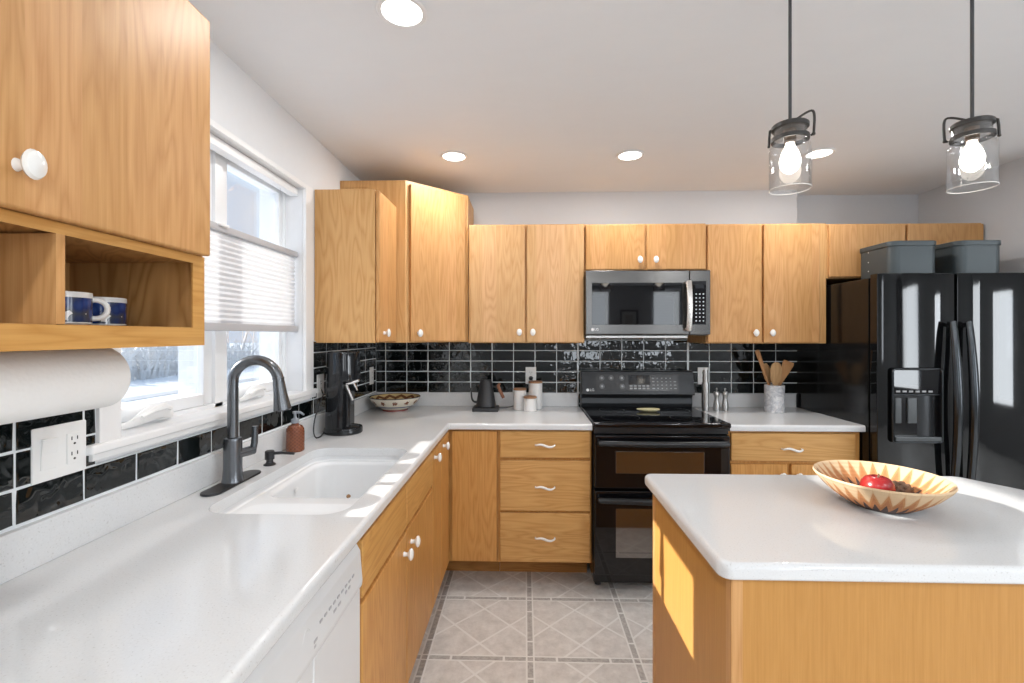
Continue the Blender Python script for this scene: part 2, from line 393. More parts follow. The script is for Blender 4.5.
# ------------------------------------------------------------------ geometry helpers
class B:
    def __init__(s): s.bm = bmesh.new()
    def _merge(s, t, mat=None):
        if mat is not None: bmesh.ops.transform(t, matrix=mat, verts=t.verts)
        me = bpy.data.meshes.new('tmp'); t.to_mesh(me); t.free()
        s.bm.from_mesh(me); bpy.data.meshes.remove(me)
        return s
    def box(s, x0, x1, y0, y1, z0, z1, bev=0.0, seg=2, mat=None):
        t = bmesh.new(); bmesh.ops.create_cube(t, size=1)
        for v in t.verts:
            v.co = Vector((x0 + (v.co.x + .5) * (x1 - x0), y0 + (v.co.y + .5) * (y1 - y0), z0 + (v.co.z + .5) * (z1 - z0)))
        if bev > 0:
            bev = min(bev, .49 * min(x1 - x0, y1 - y0, z1 - z0))
            bmesh.ops.bevel(t, geom=t.edges[:], offset=bev, segments=seg, profile=.5, affect='EDGES')
        return s._merge(t, mat)
    def prism(s, poly, z0, z1, bev=0.0, axis='z', seg=2, mat=None, vert_bev=None):
        """poly in the plane across `axis`: z -> (x,y), x -> (y,z), y -> (x,z)"""
        t = bmesh.new()
        def P(p, h):
            return {'z': (p[0], p[1], h), 'x': (h, p[0], p[1]), 'y': (p[0], h, p[1])}[axis]
        a = [t.verts.new(P(p, z0)) for p in poly]; b = [t.verts.new(P(p, z1)) for p in poly]
        n = len(poly)
        t.faces.new(a); t.faces.new(b)
        for i in range(n): t.faces.new((a[i], a[(i + 1) % n], b[(i + 1) % n], b[i]))
        bmesh.ops.recalc_face_normals(t, faces=t.faces[:])
        if bev > 0: bmesh.ops.bevel(t, geom=t.edges[:], offset=bev, segments=seg, profile=.5, affect='EDGES')
        return s._merge(t, mat)
    def lathe(s, prof, c=(0, 0, 0), n=32, sx=1.0, sy=1.0, d=(0, 0, 1), mat=None, cap=True):
        t = bmesh.new(); rings = []
        for r, z in prof:
            if r < 1e-6: rings.append([t.verts.new((0, 0, z))])
            else: rings.append([t.verts.new((r * sx * math.cos(2 * PI * k / n), r * sy * math.sin(2 * PI * k / n), z)) for k in range(n)])
        for A, Bq in zip(rings, rings[1:]):
            if len(A) == 1 and len(Bq) == 1: continue
            for k in range(n):
                k2 = (k + 1) % n
                if len(A) == 1: t.faces.new((A[0], Bq[k], Bq[k2]))
                elif len(Bq) == 1: t.faces.new((A[k], Bq[0], A[k2]))
                else: t.faces.new((A[k], Bq[k], Bq[k2], A[k2]))
        for R in (rings[0], rings[-1]):
            if cap and len(R) > 1 and prof[0] != prof[-1]:
                try: t.faces.new(R)
                except ValueError: pass
        if prof[0] == prof[-1] and len(rings[0]) > 1:
            bmesh.ops.remove_doubles(t, verts=t.verts[:], dist=1e-6)
        bmesh.ops.recalc_face_normals(t, faces=t.faces[:])
        q = Vector(d).to_track_quat('Z', 'Y').to_matrix().to_4x4()
        m = Matrix.Translation(c) @ q
        if mat is not None: m = mat @ m
        return s._merge(t, m)
    def tube(s, pts, r, n=10, mat=None, flat=1.0, up=None):
        pts = [Vector(p) for p in pts]; N = len(pts)
        rs = list(r) if isinstance(r, (list, tuple)) else [r] * N
        t = bmesh.new(); rings = []
        tang = [((pts[min(i + 1, N - 1)] - pts[max(i - 1, 0)]).normalized()) for i in range(N)]
        u = Vector(up) if up else Vector((0, 0, 1)) if abs(tang[0].z) < .9 else Vector((1, 0, 0))
        u = (u - tang[0] * u.dot(tang[0])).normalized()
        for i in range(N):
            u = (u - tang[i] * u.dot(tang[i])).normalized(); w = tang[i].cross(u)
            rings.append([t.verts.new(pts[i] + (u * math.cos(2 * PI * k / n) + w * math.sin(2 * PI * k / n) * flat) * rs[i]) for k in range(n)])
        for A, Bq in zip(rings, rings[1:]):
            for k in range(n): t.faces.new((A[k], A[(k + 1) % n], Bq[(k + 1) % n], Bq[k]))
        t.faces.new(rings[0]); t.faces.new(rings[-1])
        bmesh.ops.recalc_face_normals(t, faces=t.faces[:])
        return s._merge(t, mat)
    def ball(s, c, rx, ry, rz, sub=3, mat=None):
        t = bmesh.new(); bmesh.ops.create_icosphere(t, subdivisions=sub, radius=1)
        m = Matrix.Translation(c) @ Matrix.Diagonal((rx, ry, rz, 1))
        return s._merge(t, m if mat is None else mat @ m)
    def torus(s, c, R, r, n=32, k=8, d=(0, 0, 1)):
        prof = [(R + r * math.cos(2 * PI * i / k), r * math.sin(2 * PI * i / k)) for i in range(k)]
        return s.lathe(prof + [prof[0]], c, n, d=d)
def rrect(x0, x1, y0, y1, r, n=6):
    out = []
    for cx, cy, a0 in ((x1 - r, y1 - r, 0), (x0 + r, y1 - r, 90), (x0 + r, y0 + r, 180), (x1 - r, y0 + r, 270)):
        for i in range(n + 1):
            a = math.radians(a0 + 90 * i / n); out.append((cx + r * math.cos(a), cy + r * math.sin(a)))
    return out
def bez(p0, p1, p2, p3, n=12):
    P = [Vector(p) for p in (p0, p1, p2, p3)]
    return [((1 - t) ** 3) * P[0] + 3 * t * (1 - t) ** 2 * P[1] + 3 * t * t * (1 - t) * P[2] + t ** 3 * P[3] for t in [i / n for i in range(n + 1)]]

ORG = {}
def finish(bm, name, smooth=35):
    me = bpy.data.meshes.new(name); bm.to_mesh(me); bm.free()
    me.polygons.foreach_set('use_smooth', [True] * len(me.polygons))
    me.set_sharp_from_angle(angle=math.radians(smooth))
    return me
def obj(name, b, mat, parent=None, origin=None, smooth=35):
    """geometry comes in world coordinates; a part shares its thing's origin"""
    bm = b.bm if isinstance(b, B) else b
    org = Vector(ORG[parent.name]) if parent else Vector(origin if origin is not None else (0, 0, 0))
    bmesh.ops.translate(bm, vec=-org, verts=bm.verts)
    me = finish(bm, name, smooth); me.materials.append(M[mat] if isinstance(mat, str) else mat)
    o = bpy.data.objects.new(name, me); COL.objects.link(o)
    if len(me.polygons) < 12000:
        w = o.modifiers.new('weighted_normals', 'WEIGHTED_NORMAL'); w.keep_sharp = True
    if parent: o.parent = parent
    else: o.location = org
    ORG[o.name] = org
    return o
def tag(o, label, cat, group=None):
    o['label'] = label; o['category'] = cat
    if group: o['group'] = group
    return o
def thing(name, label, cat, loc=(0, 0, 0), group=None):
    o = bpy.data.objects.new(name, None); COL.objects.link(o)
    o.empty_display_size = .05; o.location = loc; ORG[o.name] = Vector(loc)
    return tag(o, label, cat, group)
def struct(name, b, mat, parent=None, origin=None):
    o = obj(name, b, mat, parent, origin); o['kind'] = 'structure'; return o
def dup(root, loc, label=None, group=None):
    """a copy of a thing with copies of its parts and sub-parts"""
    r = root.copy(); COL.objects.link(r); r.location = loc
    if label: r['label'] = label
    if group: r['group'] = group
    ORG[r.name] = Vector(loc)
    for ch in list(root.children):
        c = ch.copy(); COL.objects.link(c); c.parent = r
        for g in list(ch.children):
            d = g.copy(); COL.objects.link(d); d.parent = c
    return r
def text_part(name, body, size, loc, rot, mat, parent, depth=.0004):
    cu = bpy.data.curves.new(name, 'FONT'); cu.body = body; cu.size = size; cu.extrude = depth
    cu.align_x = 'CENTER'; cu.align_y = 'CENTER'
    tmp = bpy.data.objects.new('tmp_text', cu); COL.objects.link(tmp)
    dg = bpy.context.evaluated_depsgraph_get()
    me = bpy.data.meshes.new_from_object(tmp.evaluated_get(dg))
    bpy.data.objects.remove(tmp); bpy.data.curves.remove(cu)
    me.name = name; me.materials.clear(); me.materials.append(M[mat])
    me.transform(Matrix.Translation(Vector(loc) - ORG[parent.name]) @ Matrix(rot).to_4x4() if False else Matrix.Translation(Vector(loc) - ORG[parent.name]) @ rot)
    o = bpy.data.objects.new(name, me); COL.objects.link(o); o.parent = parent
    ORG[o.name] = ORG[parent.name]
    return o
FACE_Y = Matrix.Rotation(PI / 2, 4, 'X')                       # text that faces the camera (-Y)

def knob(parent, p, d):
    b = B()
    b.lathe([(0, 0), (.0085, 0), (.0075, .003), (.0060, .007), (.0060, .013), (.010, .017), (.0165, .0205), (.0190, .025), (.0165, .030), (.009, .0335), (0, .0345)], p, 20, sx=.84, sy=1.12, d=d)
    o = obj('knob', b, 'white_ceramic', parent); o['label'] = 'white ceramic knob'; return o
def wave_handle(parent, c, y):
    b = B(); x0, z0 = c
    pts = []
    L = .052
    for i in range(25):
        u = -1 + 2 * i / 24
        pts.append((x0 + L * u, y - .026 + .012 * abs(u) ** 6, z0 - .0065 * math.sin(PI * u)))
    b.tube([(x0 - L, y, z0)] + pts + [(x0 + L, y, z0)], [.0045] + [.0046 + .002 * math.cos(PI / 2 * (-1 + 2 * i / 24)) for i in range(25)] + [.0045], 8)
    o = obj('handle', b, 'white_ceramic', parent); o['label'] = 'white ceramic wave handle'; return o

def slab(outline, rounded, z0, z1, r, hole=None, n=4):
    """worktop: outline CCW, rounded[i] flags the edge i -> i+1; half-round on those edges"""
    b = B(); t = b.bm; N = len(outline)
    def off(d):
        out = []
        for i in range(N):
            p = Vector(outline[i]); a = Vector(outline[i - 1]); c = Vector(outline[(i + 1) % N])
            e1 = (p - a).normalized(); e2 = (c - p).normalized()
            n1 = Vector((-e1.y, e1.x)); n2 = Vector((-e2.y, e2.x))
            d1 = d if rounded[i - 1] else 0; d2 = d if rounded[i] else 0
            det = n1.x * n2.y - n1.y * n2.x
            if abs(det) < 1e-4: q = p + n2 * max(d1, d2)
            else: q = p + Vector(((d1 * n2.y - d2 * n1.y) / det, (n1.x * d2 - n2.x * d1) / det))
            out.append(q)
        return out
    rings = []
    for k in range(n + 1):
        a = PI / 2 * k / n
        rings.append([t.verts.new((q.x, q.y, z0 + r * .6 * (1 - math.sin(a)))) for q in off(r * .6 * (1 - math.cos(a)))][:])
    rings = rings[::-1] if False else rings
    lower = []
    for k in range(n + 1):
        a = PI / 2 * k / n
        lower.append((r * .6 * (1 - math.sin(a)), z0 + r * .6 * (1 - math.cos(a))))
    upper = []
    for k in range(n + 1):
        a = PI / 2 * k / n
        upper.append((r * (1 - math.cos(a)), z1 - r * (1 - math.sin(a))))
    t.clear(); rings = []
    for d, z in lower + upper: rings.append([t.verts.new((q.x, q.y, z)) for q in off(d)])
    for A, C in zip(rings, rings[1:]):
        for i in range(N): t.faces.new((A[i], A[(i + 1) % N], C[(i + 1) % N], C[i]))
    def cap(ring, z):
        es = [t.edges.get((ring[i], ring[(i + 1) % N])) for i in range(N)]
        hv = None
        if hole:
            hv = [t.verts.new((p[0], p[1], z)) for p in hole]
            es += [t.edges.new((hv[i], hv[(i + 1) % len(hv)])) for i in range(len(hv))]
        bmesh.ops.triangle_fill(t, use_beauty=True, use_dissolve=False, edges=es)
        return hv
    h0 = cap(rings[0], z0); h1 = cap(rings[-1], z1)
    if hole:
        for i in range(len(hole)):
            j = (i + 1) % len(hole); t.faces.new((h0[i], h0[j], h1[j], h1[i]))
    bmesh.ops.recalc_face_normals(t, faces=t.faces[:])
    return b

# ================================================================== SETTING
CZ = 2.361
XL, YB, XR = -1.03, 3.15, 2.70
WY0, WY1, WZ0, WZ1 = 1.136, 2.115, 1.135, 2.07          # kitchen window opening
floor = struct('floor', B().box(-1.25, 5.7, -3.6, 3.45, -.12, 0), 'floor')
ceiling = struct('ceiling', B().box(-1.25, 5.7, -3.6, 3.45, CZ, CZ + .1), 'ceil')
b = B()
b.box(-1.21, XL, -3.6, WY0, 0, CZ); b.box(-1.21, XL, WY1, 3.45, 0, CZ)
b.box(-1.21, XL, WY0, WY1, 0, WZ0 - .03); b.box(-1.21, XL, WY0, WY1, WZ1, CZ)
wall_left = struct('wall_left', b, 'wall')
b = B(); b.box(XL, 1.811, YB, 3.45, 0, CZ); b.box(1.811, XR, 3.27, 3.45, 0, CZ)
wall_back = struct('wall_back', b, 'wall_g')
wall_right = struct('wall_right', B().box(XR, XR + .12, 2.35, 3.45, 0, CZ), 'wall_g')
b = B(); b.box(XR + .12, 5.7, 2.35, 2.5, 0, CZ)
struct('wall_back_living', b, 'wall_living')
b = B()
for y0, y1 in ((-3.6, -2.6), (-1.8, -.95), (-.45, 2.35)): b.box(5.5, 5.65, y0, y1, 0, CZ)
for y0, y1, z0, z1 in ((-2.6, -1.8, .6, 2.1), (-.95, -.45, .6, 1.9)): b.box(5.5, 5.65, y0, y1, 0, z0); b.box(5.5, 5.65, y0, y1, z1, CZ)
struct('wall_right_living', b, 'wall_living')
b = B()
xs = [(1.0, 1.59, 1.0, 2.24), (2.42, 2.93, 1.0, 2.24)]
px = -1.21
for x0, x1, z0, z1 in xs:
    b.box(px, x0, -3.6, -3.42, 0, CZ); b.box(x0, x1, -3.6, -3.42, 0, z0); b.box(x0, x1, -3.6, -3.42, z1, CZ); px = x1
b.box(px, 5.7, -3.6, -3.42, 0, CZ)
struct('wall_front', b, 'wall_living')
for i, (x0, x1, z0, z1) in enumerate(xs):
    w = struct('window_%d' % (i + 2), B().box(x0, x1, -3.56, -3.55, z0, z1), 'pane')
    f = B(); f.box(x0, x0 + .05, -3.58, -3.5, z0, z1); f.box(x1 - .05, x1, -3.58, -3.5, z0, z1); f.box(x0 + .05, x1 - .05, -3.58, -3.5, z0, z0 + .05); f.box(x0 + .05, x1 - .05, -3.58, -3.5, z1 - .05, z1)
    struct('window_frame', f, 'trim', w)
for i, (y0, y1, z0, z1) in enumerate(((-2.6, -1.8, .6, 2.1), (-.95, -.45, .6, 1.9))):
    w = struct('window_%d' % (i + 4), B().box(5.6, 5.61, y0, y1, z0, z1), 'pane')
    f = B(); f.box(5.55, 5.63, y0, y0 + .05, z0, z1); f.box(5.55, 5.63, y1 - .05, y1, z0, z1); f.box(5.55, 5.63, y0 + .05, y1 - .05, z0, z0 + .05); f.box(5.55, 5.63, y0 + .05, y1 - .05, z1 - .05, z1)
    struct('window_frame', f, 'trim', w)

# --- tiled backsplashes (one mesh per wall: the tiles are its surface pattern)
ROW0, ROWH, TW = 1.004, .0713, .1455
def tiles(rects, axis, plane, u0, inward, ROW0=ROW0, ROWH=ROWH):
    t = B()
    for (a0, a1, z0, z1) in rects:
        k0 = math.floor((a0 - u0) / TW); k1 = math.ceil((a1 - u0) / TW)
        j0 = math.floor((z0 - ROW0) / ROWH); j1 = math.ceil((z1 - ROW0) / ROWH)
        for k in range(k0, k1):
            for j in range(j0, j1):
                ua, ub = max(a0, u0 + k * TW) + .0025, min(a1, u0 + (k + 1) * TW) - .0025
                za, zb = max(z0, ROW0 + j * ROWH) + .0025, min(z1, ROW0 + (j + 1) * ROWH) - .0025
                if ub - ua < .008 or zb - za < .008: continue
                tu, tz = random.gauss(0, .010), random.gauss(0, .012)
                cu, cz = (ua + ub) / 2, (za + zb) / 2
                def P(u, z, h):
                    h2 = h + (tu * (u - cu) + tz * (z - cz)) * (1 if h > .004 else 0)
                    return (plane + inward * h2, u, z) if axis == 'x' else (u, plane + inward * h2, z)
                e = .0035
                lo = [t.bm.verts.new(P(u, z, .0008)) for u, z in ((ua, za), (ub, za), (ub, zb), (ua, zb))]
                mid = [t.bm.verts.new(P(u, z, .0065)) for u, z in ((ua, za), (ub, za), (ub, zb), (ua, zb))]
                top = [t.bm.verts.new(P(u, z, .0080)) for u, z in ((ua + e, za + e), (ub - e, za + e), (ub - e, zb - e), (ua + e, zb - e))]
                for A, C in ((lo, mid), (mid, top)):
                    for i in range(4): t.bm.faces.new((A[i], A[(i + 1) % 4], C[(i + 1) % 4], C[i]))
                t.bm.faces.new(top)
    bmesh.ops.recalc_face_normals(t.bm, faces=t.bm.faces[:])
    return t
def grout(rects, axis, plane, inward, th=.0088):
    g = B()
    for a0, a1, z0, z1 in rects:
        p0, p1 = sorted((plane, plane + inward * th))
        if axis == 'x': g.box(p0, p1, a0, a1, z0, z1)
        else: g.box(a0, a1, p0, p1, z0, z1)
    return g
RL = [(.12, 1.075, 1.0855, 1.40), (.12, 3.142, 1.006, 1.0855), (2.192, 3.142, 1.0855, 1.365)]
struct('backsplash_grout', grout(RL, 'x', XL, 1), 'grout', wall_left)
struct('backsplash_tiles', tiles(RL, 'x', XL + .003, 1.19 - 10 * TW, 1, 1.011, .0745), 'tile', wall_left)
RB = [(-1.02, .352, ROW0, 1.352), (.352, 1.092, .90, 1.40), (1.092, 1.81, ROW0, 1.352)]
struct('backsplash_grout', grout(RB, 'y', YB, -1), 'grout', wall_back)
struct('backsplash_tiles', tiles(RB, 'y', YB - .003, -.371 - 5 * TW, -1), 'tile', wall_back)

# --- kitchen window
GX = -1.132
gl = B(); gl.box(GX - .003, GX + .003, 1.19, 1.60, 1.17, 2.05); gl.box(GX - .003, GX + .003, 1.69, 2.09, 1.17, 2.05)
win = struct('window_1', gl, 'pane')
f = B()
f.box(-1.20, -1.105, WY0, 1.168, WZ0, WZ1); f.box(-1.20, -1.105, 2.098, WY1, WZ0, WZ1)
f.box(-1.20, -1.105, 1.624, 1.664, WZ0, WZ1)
f.box(-1.20, -1.105, WY0, WY1, WZ0 - .01, 1.150); f.box(-1.20, -1.105, WY0, WY1, 2.055, WZ1)
struct('window_frame', f, 'vinyl', win)
for y0, y1 in ((1.168, 1.624), (1.664, 2.098)):
    f = B(); x0, x1 = -1.160, -1.116
    ga, gb = (1.200, 1.58) if y0 < 1.5 else (1.708, 2.072)
    f.box(x0, x1, y0, ga, 1.15, 2.055, .004); f.box(x0, x1, gb, y1, 1.15, 2.055, .004)
    f.box(x0, x1, ga, gb, 1.15, 1.19, .004); f.box(x0, x1, ga, gb, 2.035, 2.055, .004)
    struct('window_sash', f, 'vinyl', win)
f = B()
for y in (1.197, 1.583, 1.705, 2.075): f.box(-1.206, -1.138, y - .004, y + .004, 1.17, 2.05)
struct('outer_stop', f, 'vinyl', win)
f = B()
f.box(XL, XL + .018, 1.075, WY0, WZ0, WZ1 + .022, .003); f.box(XL, XL + .018, WY1, 2.19, WZ0, WZ1 + .022, .003)
f.box(XL, XL + .018, WY0, WY1, WZ1, WZ1 + .022, .003)
struct('window_casing', f, 'trim', win)
f = B(); f.box(-1.12, XL + .003, WY0, WY1, 1.097, 1.137); f.box(XL, -1.002, 1.045, 2.226, 1.113, 1.137, .006, 3); f.box(XL, -1.010, 1.055, 2.214, 1.0975, 1.113, .002)
struct('window_stool', f, 'trim', win)
for (y0, y1, hand) in ((1.235, 1.385, 1), (1.745, 1.88, 1)):
    ym = (y0 + y1) / 2
    k = thing('window_crank', 'white folding crank handle lying on the sill of the window pane nearer the faucet' if y0 > 1.5 else 'white folding crank handle on the sill beside the paper towel roll', 'window crank', (-1.075, ym, 1.137), 'casement cranks on the window sill')
    c = B()
    c.tube(bez((-1.078, y0 - .03, 1.148), (-1.076, y0 + .02, 1.150), (-1.072, ym - .03, 1.168), (-1.074, ym, 1.172), 10) + bez((-1.074, ym, 1.172), (-1.075, ym + .03, 1.176), (-1.078, y1 - .02, 1.168), (-1.08, y1, 1.150), 8)[1:], [.006, .008, .010, .012, .014, .016, .018, .019, .020, .021, .022, .023, .024, .024, .023, .021, .018, .015, .010], 10, flat=.75)
    obj('crank_cover', c, 'white_plastic', k)
    c = B(); c.tube([(-1.060, ym - .055, 1.166), (-1.056, ym - .02, 1.178), (-1.056, ym + .03, 1.181), (-1.058, ym + .045, 1.176)], [.005, .006, .006, .007], 8)
    obj('folding_arm', c, 'white_plastic', k)
    c = B(); c.box(-1.112, -1.095, ym + .035, ym + .085, 1.170, 1.180, .002)
    q = obj('latch_tab', c, 'grey_print', k); q['label'] = 'dark grey latch tab'

# --- exterior
snow = struct('ground', B().box(-90, -1.3, -30, 110, -.7, -.6), 'snow')
snow['kind'] = 'structure'
struct('road', B().box(-12.6, -11.9, -30, 110, -.6, -.585), 'road')
random.seed(21)
def tree_bm(seed, h, r0):
    rnd = random.Random(seed); t = B()
    def branch(p, d, L, r, lev):
        pts = [p.copy()]; q = p.copy(); dd = d.copy()
        for i in range(4):
            dd = (dd + Vector((rnd.gauss(0, .10), rnd.gauss(0, .10), rnd.gauss(.03, .05)))).normalized(); q = q + dd * L / 4; pts.append(q.copy())
        t.tube(pts, [r * (1 - .17 * i) for i in range(5)], 5 if lev < 2 else 3)
        if lev < 3:
            for k in range(5 if lev == 0 else 4):
                a = rnd.uniform(.35, 1.0) if lev else .3 + .7 * (k + rnd.random()) / 5
                i = min(3, int(a * 4)); base = pts[i].lerp(pts[i + 1], a * 4 - i if i < 4 else 1)
                ang = rnd.uniform(0, 2 * PI); el = rnd.uniform(.35, .9)
                nd = (dd * .55 + Vector((math.cos(ang) * el, math.sin(ang) * el, .30))).normalized()
                branch(base, nd, L * rnd.uniform(.42, .62), r * .42, lev + 1)
    branch(Vector((0, 0, -.1)), Vector((0, 0, 1)), h, r0, 0)
    return t
protos = []
for i, (h, r0) in enumerate(((6.0, .15), (7.2, .19), (5.2, .13))):
    o = obj('bare_tree', tree_bm(40 + i, h, r0), 'bark', origin=(0, 0, 0))
    protos.append(o)
spots = []
for k in range(14):
    x = -(20 + 5.5 * (k % 3)); rr = -.53 - .40 * (k + .3) / 14
    spots.append((x, x / rr))
for k, (x, y) in enumerate(spots):
    o = protos[k % 3] if k < 3 else protos[k % 3].copy()
    if k >= 3: COL.objects.link(o)
    o.location = (x, y, -.6); o.rotation_euler = (0, 0, random.uniform(0, 6)); sc = random.uniform(.7, .9); o.scale = (sc, sc, sc)
    tag(o, 'bare leafless winter tree in the row beyond the snowy yard outside the window', 'tree', 'bare trees beyond the snowy yard')
t = B()
for k in range(900):
    x = -random.uniform(17, 21); rr = -.50 - .48 * random.random(); y = x / rr
    p = Vector((x, y, -.62)); h = random.uniform(.5, 1.9)
    t.tube([p, p + Vector((random.gauss(0, .15), random.gauss(0, .15), h * .6)), p + Vector((random.gauss(0, .4), random.gauss(0, .4), h))], [.05, .035, .012], 3)
brush = tag(obj('undergrowth', t, 'brush'), 'tangle of bare undergrowth along the foot of the trees outside', 'undergrowth'); brush['kind'] = 'stuff'

# ================================================================== WORKTOPS
CT, CB = .914, .879
SX0, SX1, SY0, SY1 = -.885, -.487, 1.225, 1.955
outer = [(-1.025, 3.145), (-1.025, -.3), (-.413, -.3), (-.413, 2.512), (.361, 2.512), (.361, 3.145)]
hole = rrect(SX0, SX1, SY0, SY1, .07)
wt = thing('worktop', 'long white speckled quartz worktop turning the corner with the sink cut into it', 'worktop', (-.7, 1.6, CB))
obj('countertop', slab(outer, [0, 1, 1, 1, 0, 0], CB, CT, .012, hole), 'quartz', wt)
s_ = B(); s_.box(-1.024, -1.006, -.3, 3.126, CT, 1.0065, .003); s_.box(-1.006, .352, 3.126, 3.144, CT, 1.0065, .003)
obj('upstand', s_, 'quartz', wt)
wt2 = thing('worktop', 'short white quartz worktop between the stove and the fridge', 'worktop', (1.45, 2.83, CB))
obj('countertop', slab([(1.093, 3.145), (1.093, 2.512), (1.802, 2.512), (1.802, 3.145)], [0, 1, 0, 0], CB, CT, .012), 'quartz', wt2)
obj('upstand', B().box(1.093, 1.79, 3.126, 3.144, CT, 1.0035, .003), 'quartz', wt2)

# --- sink
def sink_mesh():
    b = B(); t = b.bm
    zc, zp = CB - .0005, .860
    def ring(pts, z): return [t.verts.new((p[0], p[1], z)) for p in pts]
    def bridge(A, C):
        for i in range(len(A)): t.faces.new((A[i], A[(i + 1) % len(A)], C[(i + 1) % len(A)], C[i]))
    fl = ring(rrect(SX0 - .03, SX1 + .03, SY0 - .03, SY1 + .03, .09), zc)
    o0 = ring(rrect(SX0 - .006, SX1 + .006, SY0 - .006, SY1 + .006, .075), zc)
    bridge(fl, o0)
    o1 = ring(rrect(SX0 - .004, SX1 + .004, SY0 - .004, SY1 + .004, .073), zp + .004)
    bridge(o0, o1)
    o2 = ring(rrect(SX0 + .001, SX1 - .001, SY0 + .001, SY1 - .001, .07), zp)
    bridge(o1, o2)
    holes = []
    for (x0, x1, y0, y1, dep) in ((SX0 + .012, SX1 - .012, SY0 + .012, 1.455, .014), (SX0 + .012, SX1 - .012, 1.500, SY1 - .012, .21)):
        prev = None
        for d, z in ((0, zp), (.004, zp - .001), (.010, zp - .006), (.014, zp - .014), (.022, zp - dep * .7), (.032, zp - dep + .022), (.045, zp - dep + .006), (.065, zp - dep)) if dep > .1 else ((0, zp), (.006, zp - .001), (.016, zp - .004), (.028, zp - .009), (.045, zp - .013), (.07, zp - dep)):
            R = ring(rrect(x0 + d, x1 - d, y0 + d, y1 - d, .066 - d * .2), z)
            if prev: bridge(prev, R)
            else: holes.append(R)
            prev = R
        t.faces.new(prev)
    es = []
    for R in [o2] + holes: es += [t.edges.get((R[i], R[(i + 1) % len(R)])) or t.edges.new((R[i], R[(i + 1) % len(R)])) for i in range(len(R))]
    bmesh.ops.triangle_fill(t, use_beauty=True, use_dissolve=False, edges=es)
    bmesh.ops.recalc_face_normals(t, faces=t.faces[:])
    return b
sk = thing('sink', 'white undermount sink with one deep bowl and a shallow ledge', 'sink', (-.69, 1.59, .65))
obj('basin', sink_mesh(), 'sink', sk)
for y in (1.73,):
    dr = obj('drain', B().lathe([(0, .004), (.014, .004), (.03, .002), (.043, .004), (.046, .001), (.046, -.002), (0, -.002)], (-.69, y, .6705 if y < 1.5 else .6505), 24), 'steel', sk)
    dr['label'] = 'steel drain'
mk = obj('maker_mark', B().lathe([(0, 0), (.016, 0), (.014, .0012), (0, .0012)], (-.851, 1.70, .82), 20, sy=.55, d=(1, 0, .1)), 'silver_print', sk)
scr = obj('food_scrap', B().ball((-.580, 1.505, .866), .006, .009, .006, 2).ball((-.574, 1.500, .868), .004, .003, .005, 2), 'scrap', origin=(-.577, 1.505, .860))
tag(scr, 'tiny brown scrap lying on the low divider of the sink', 'scrap')

# --- faucet
FX, FY = -.948, 1.478
fc = thing('faucet', 'dark gunmetal gooseneck pull-down kitchen faucet with side lever', 'faucet', (FX, FY, CT))
o = obj('deck_plate', B().prism(rrect(FX - .031, FX + .031, FY - .13, FY + .13, .0305, 8), CT, CT + .007, .002), 'faucet_dark', fc)
obj('body', B().lathe([(0, .007), (.033, .007), (.030, .02), (.0275, .05), (.0275, .138), (.0255, .147), (.018, .150), (0, .150)], (FX, FY, CT), 28), 'faucet', fc)
pts = [(FX, FY, CT + .15 + .1 * i / 3) for i in range(4)]
cx, R = FX + .072, .072
top = CT + .328
pts += [(FX, FY, CT + .29)]
for i in range(0, 17):
    a = PI - (PI - .12) * i / 16
    pts.append((cx + R * math.cos(a), FY + .012 * i / 16, top + R * .98 * math.sin(a)))
e = Vector(pts[-1])
obj('gooseneck_spout', B().tube(pts, [.0165] * len(pts), 16), 'faucet', fc)
sp = B(); sp.lathe([(0, 0), (.0175, 0), (.0185, .004), (.0170, .010), (.018, .02), (.0205, .055), (.0265, .098), (.0275, .106), (.024, .110), (0, .110)], e + Vector((-.001, 0, .006)), 24, d=(.14, .0, -1))
o = obj('spray_head', sp, 'faucet', fc)
h = B(); h.tube([(FX + .015, FY, CT + .095), (FX + .030, FY + .030, CT + .096), (FX + .038, FY + .05, CT + .097)], [.014, .015, .0155], 14)
hb = obj('handle_hub', h, 'faucet', fc)
h = B(); h.tube([(FX + .038, FY + .046, CT + .095), (FX + .042, FY + .050, CT + .12), (FX + .043, FY + .052, CT + .175)], [.011, .0105, .0095], 10)
obj('lever', h, 'faucet', hb)
sd = thing('sink_soap_dispenser', 'small black built-in soap dispenser beside the faucet', 'soap dispenser', (-.945, 1.69, CT))
obj('base', B().lathe([(0, 0), (.021, 0), (.021, .004), (.014, .008), (.012, .014), (.012, .020), (.0165, .022), (.0165, .050), (.014, .053), (0, .053)], (-.945, 1.69, CT), 20), 'faucet_dark', sd)
obj('nozzle', B().tube([(-.945, 1.69, CT + .042), (-.90, 1.695, CT + .044), (-.858, 1.70, CT + .040)], [.006, .0055, .005], 10), 'faucet_dark', sd)
# --- amber bottle
am = thing('soap_bottle', 'amber diamond-textured glass soap bottle with grey pump on the worktop', 'soap bottle', (-.955, 1.90, CT))
c0 = (-.955, 1.90, CT)
obj('glass_body', B().lathe([(0, 0), (.033, 0), (.036, .004), (.036, .082), (.034, .093), (.027, .104), (.015, .109), (.0135, .114), (.0135, .122), (0, .122)], c0, 32), 'amber', am)
pm = obj('pump', B().lathe([(0, .116), (.016, .116), (.016, .131), (.009, .134), (.0055, .138), (.0055, .152), (.010, .154), (.010, .163), (0, .165)], c0, 20), 'grey_plastic', am)
obj('spout', B().tube([(-.955, 1.90, CT + .159), (-.930, 1.892, CT + .161), (-.912, 1.886, CT + .152)], [.0055, .005, .004], 8), 'grey_plastic', pm)

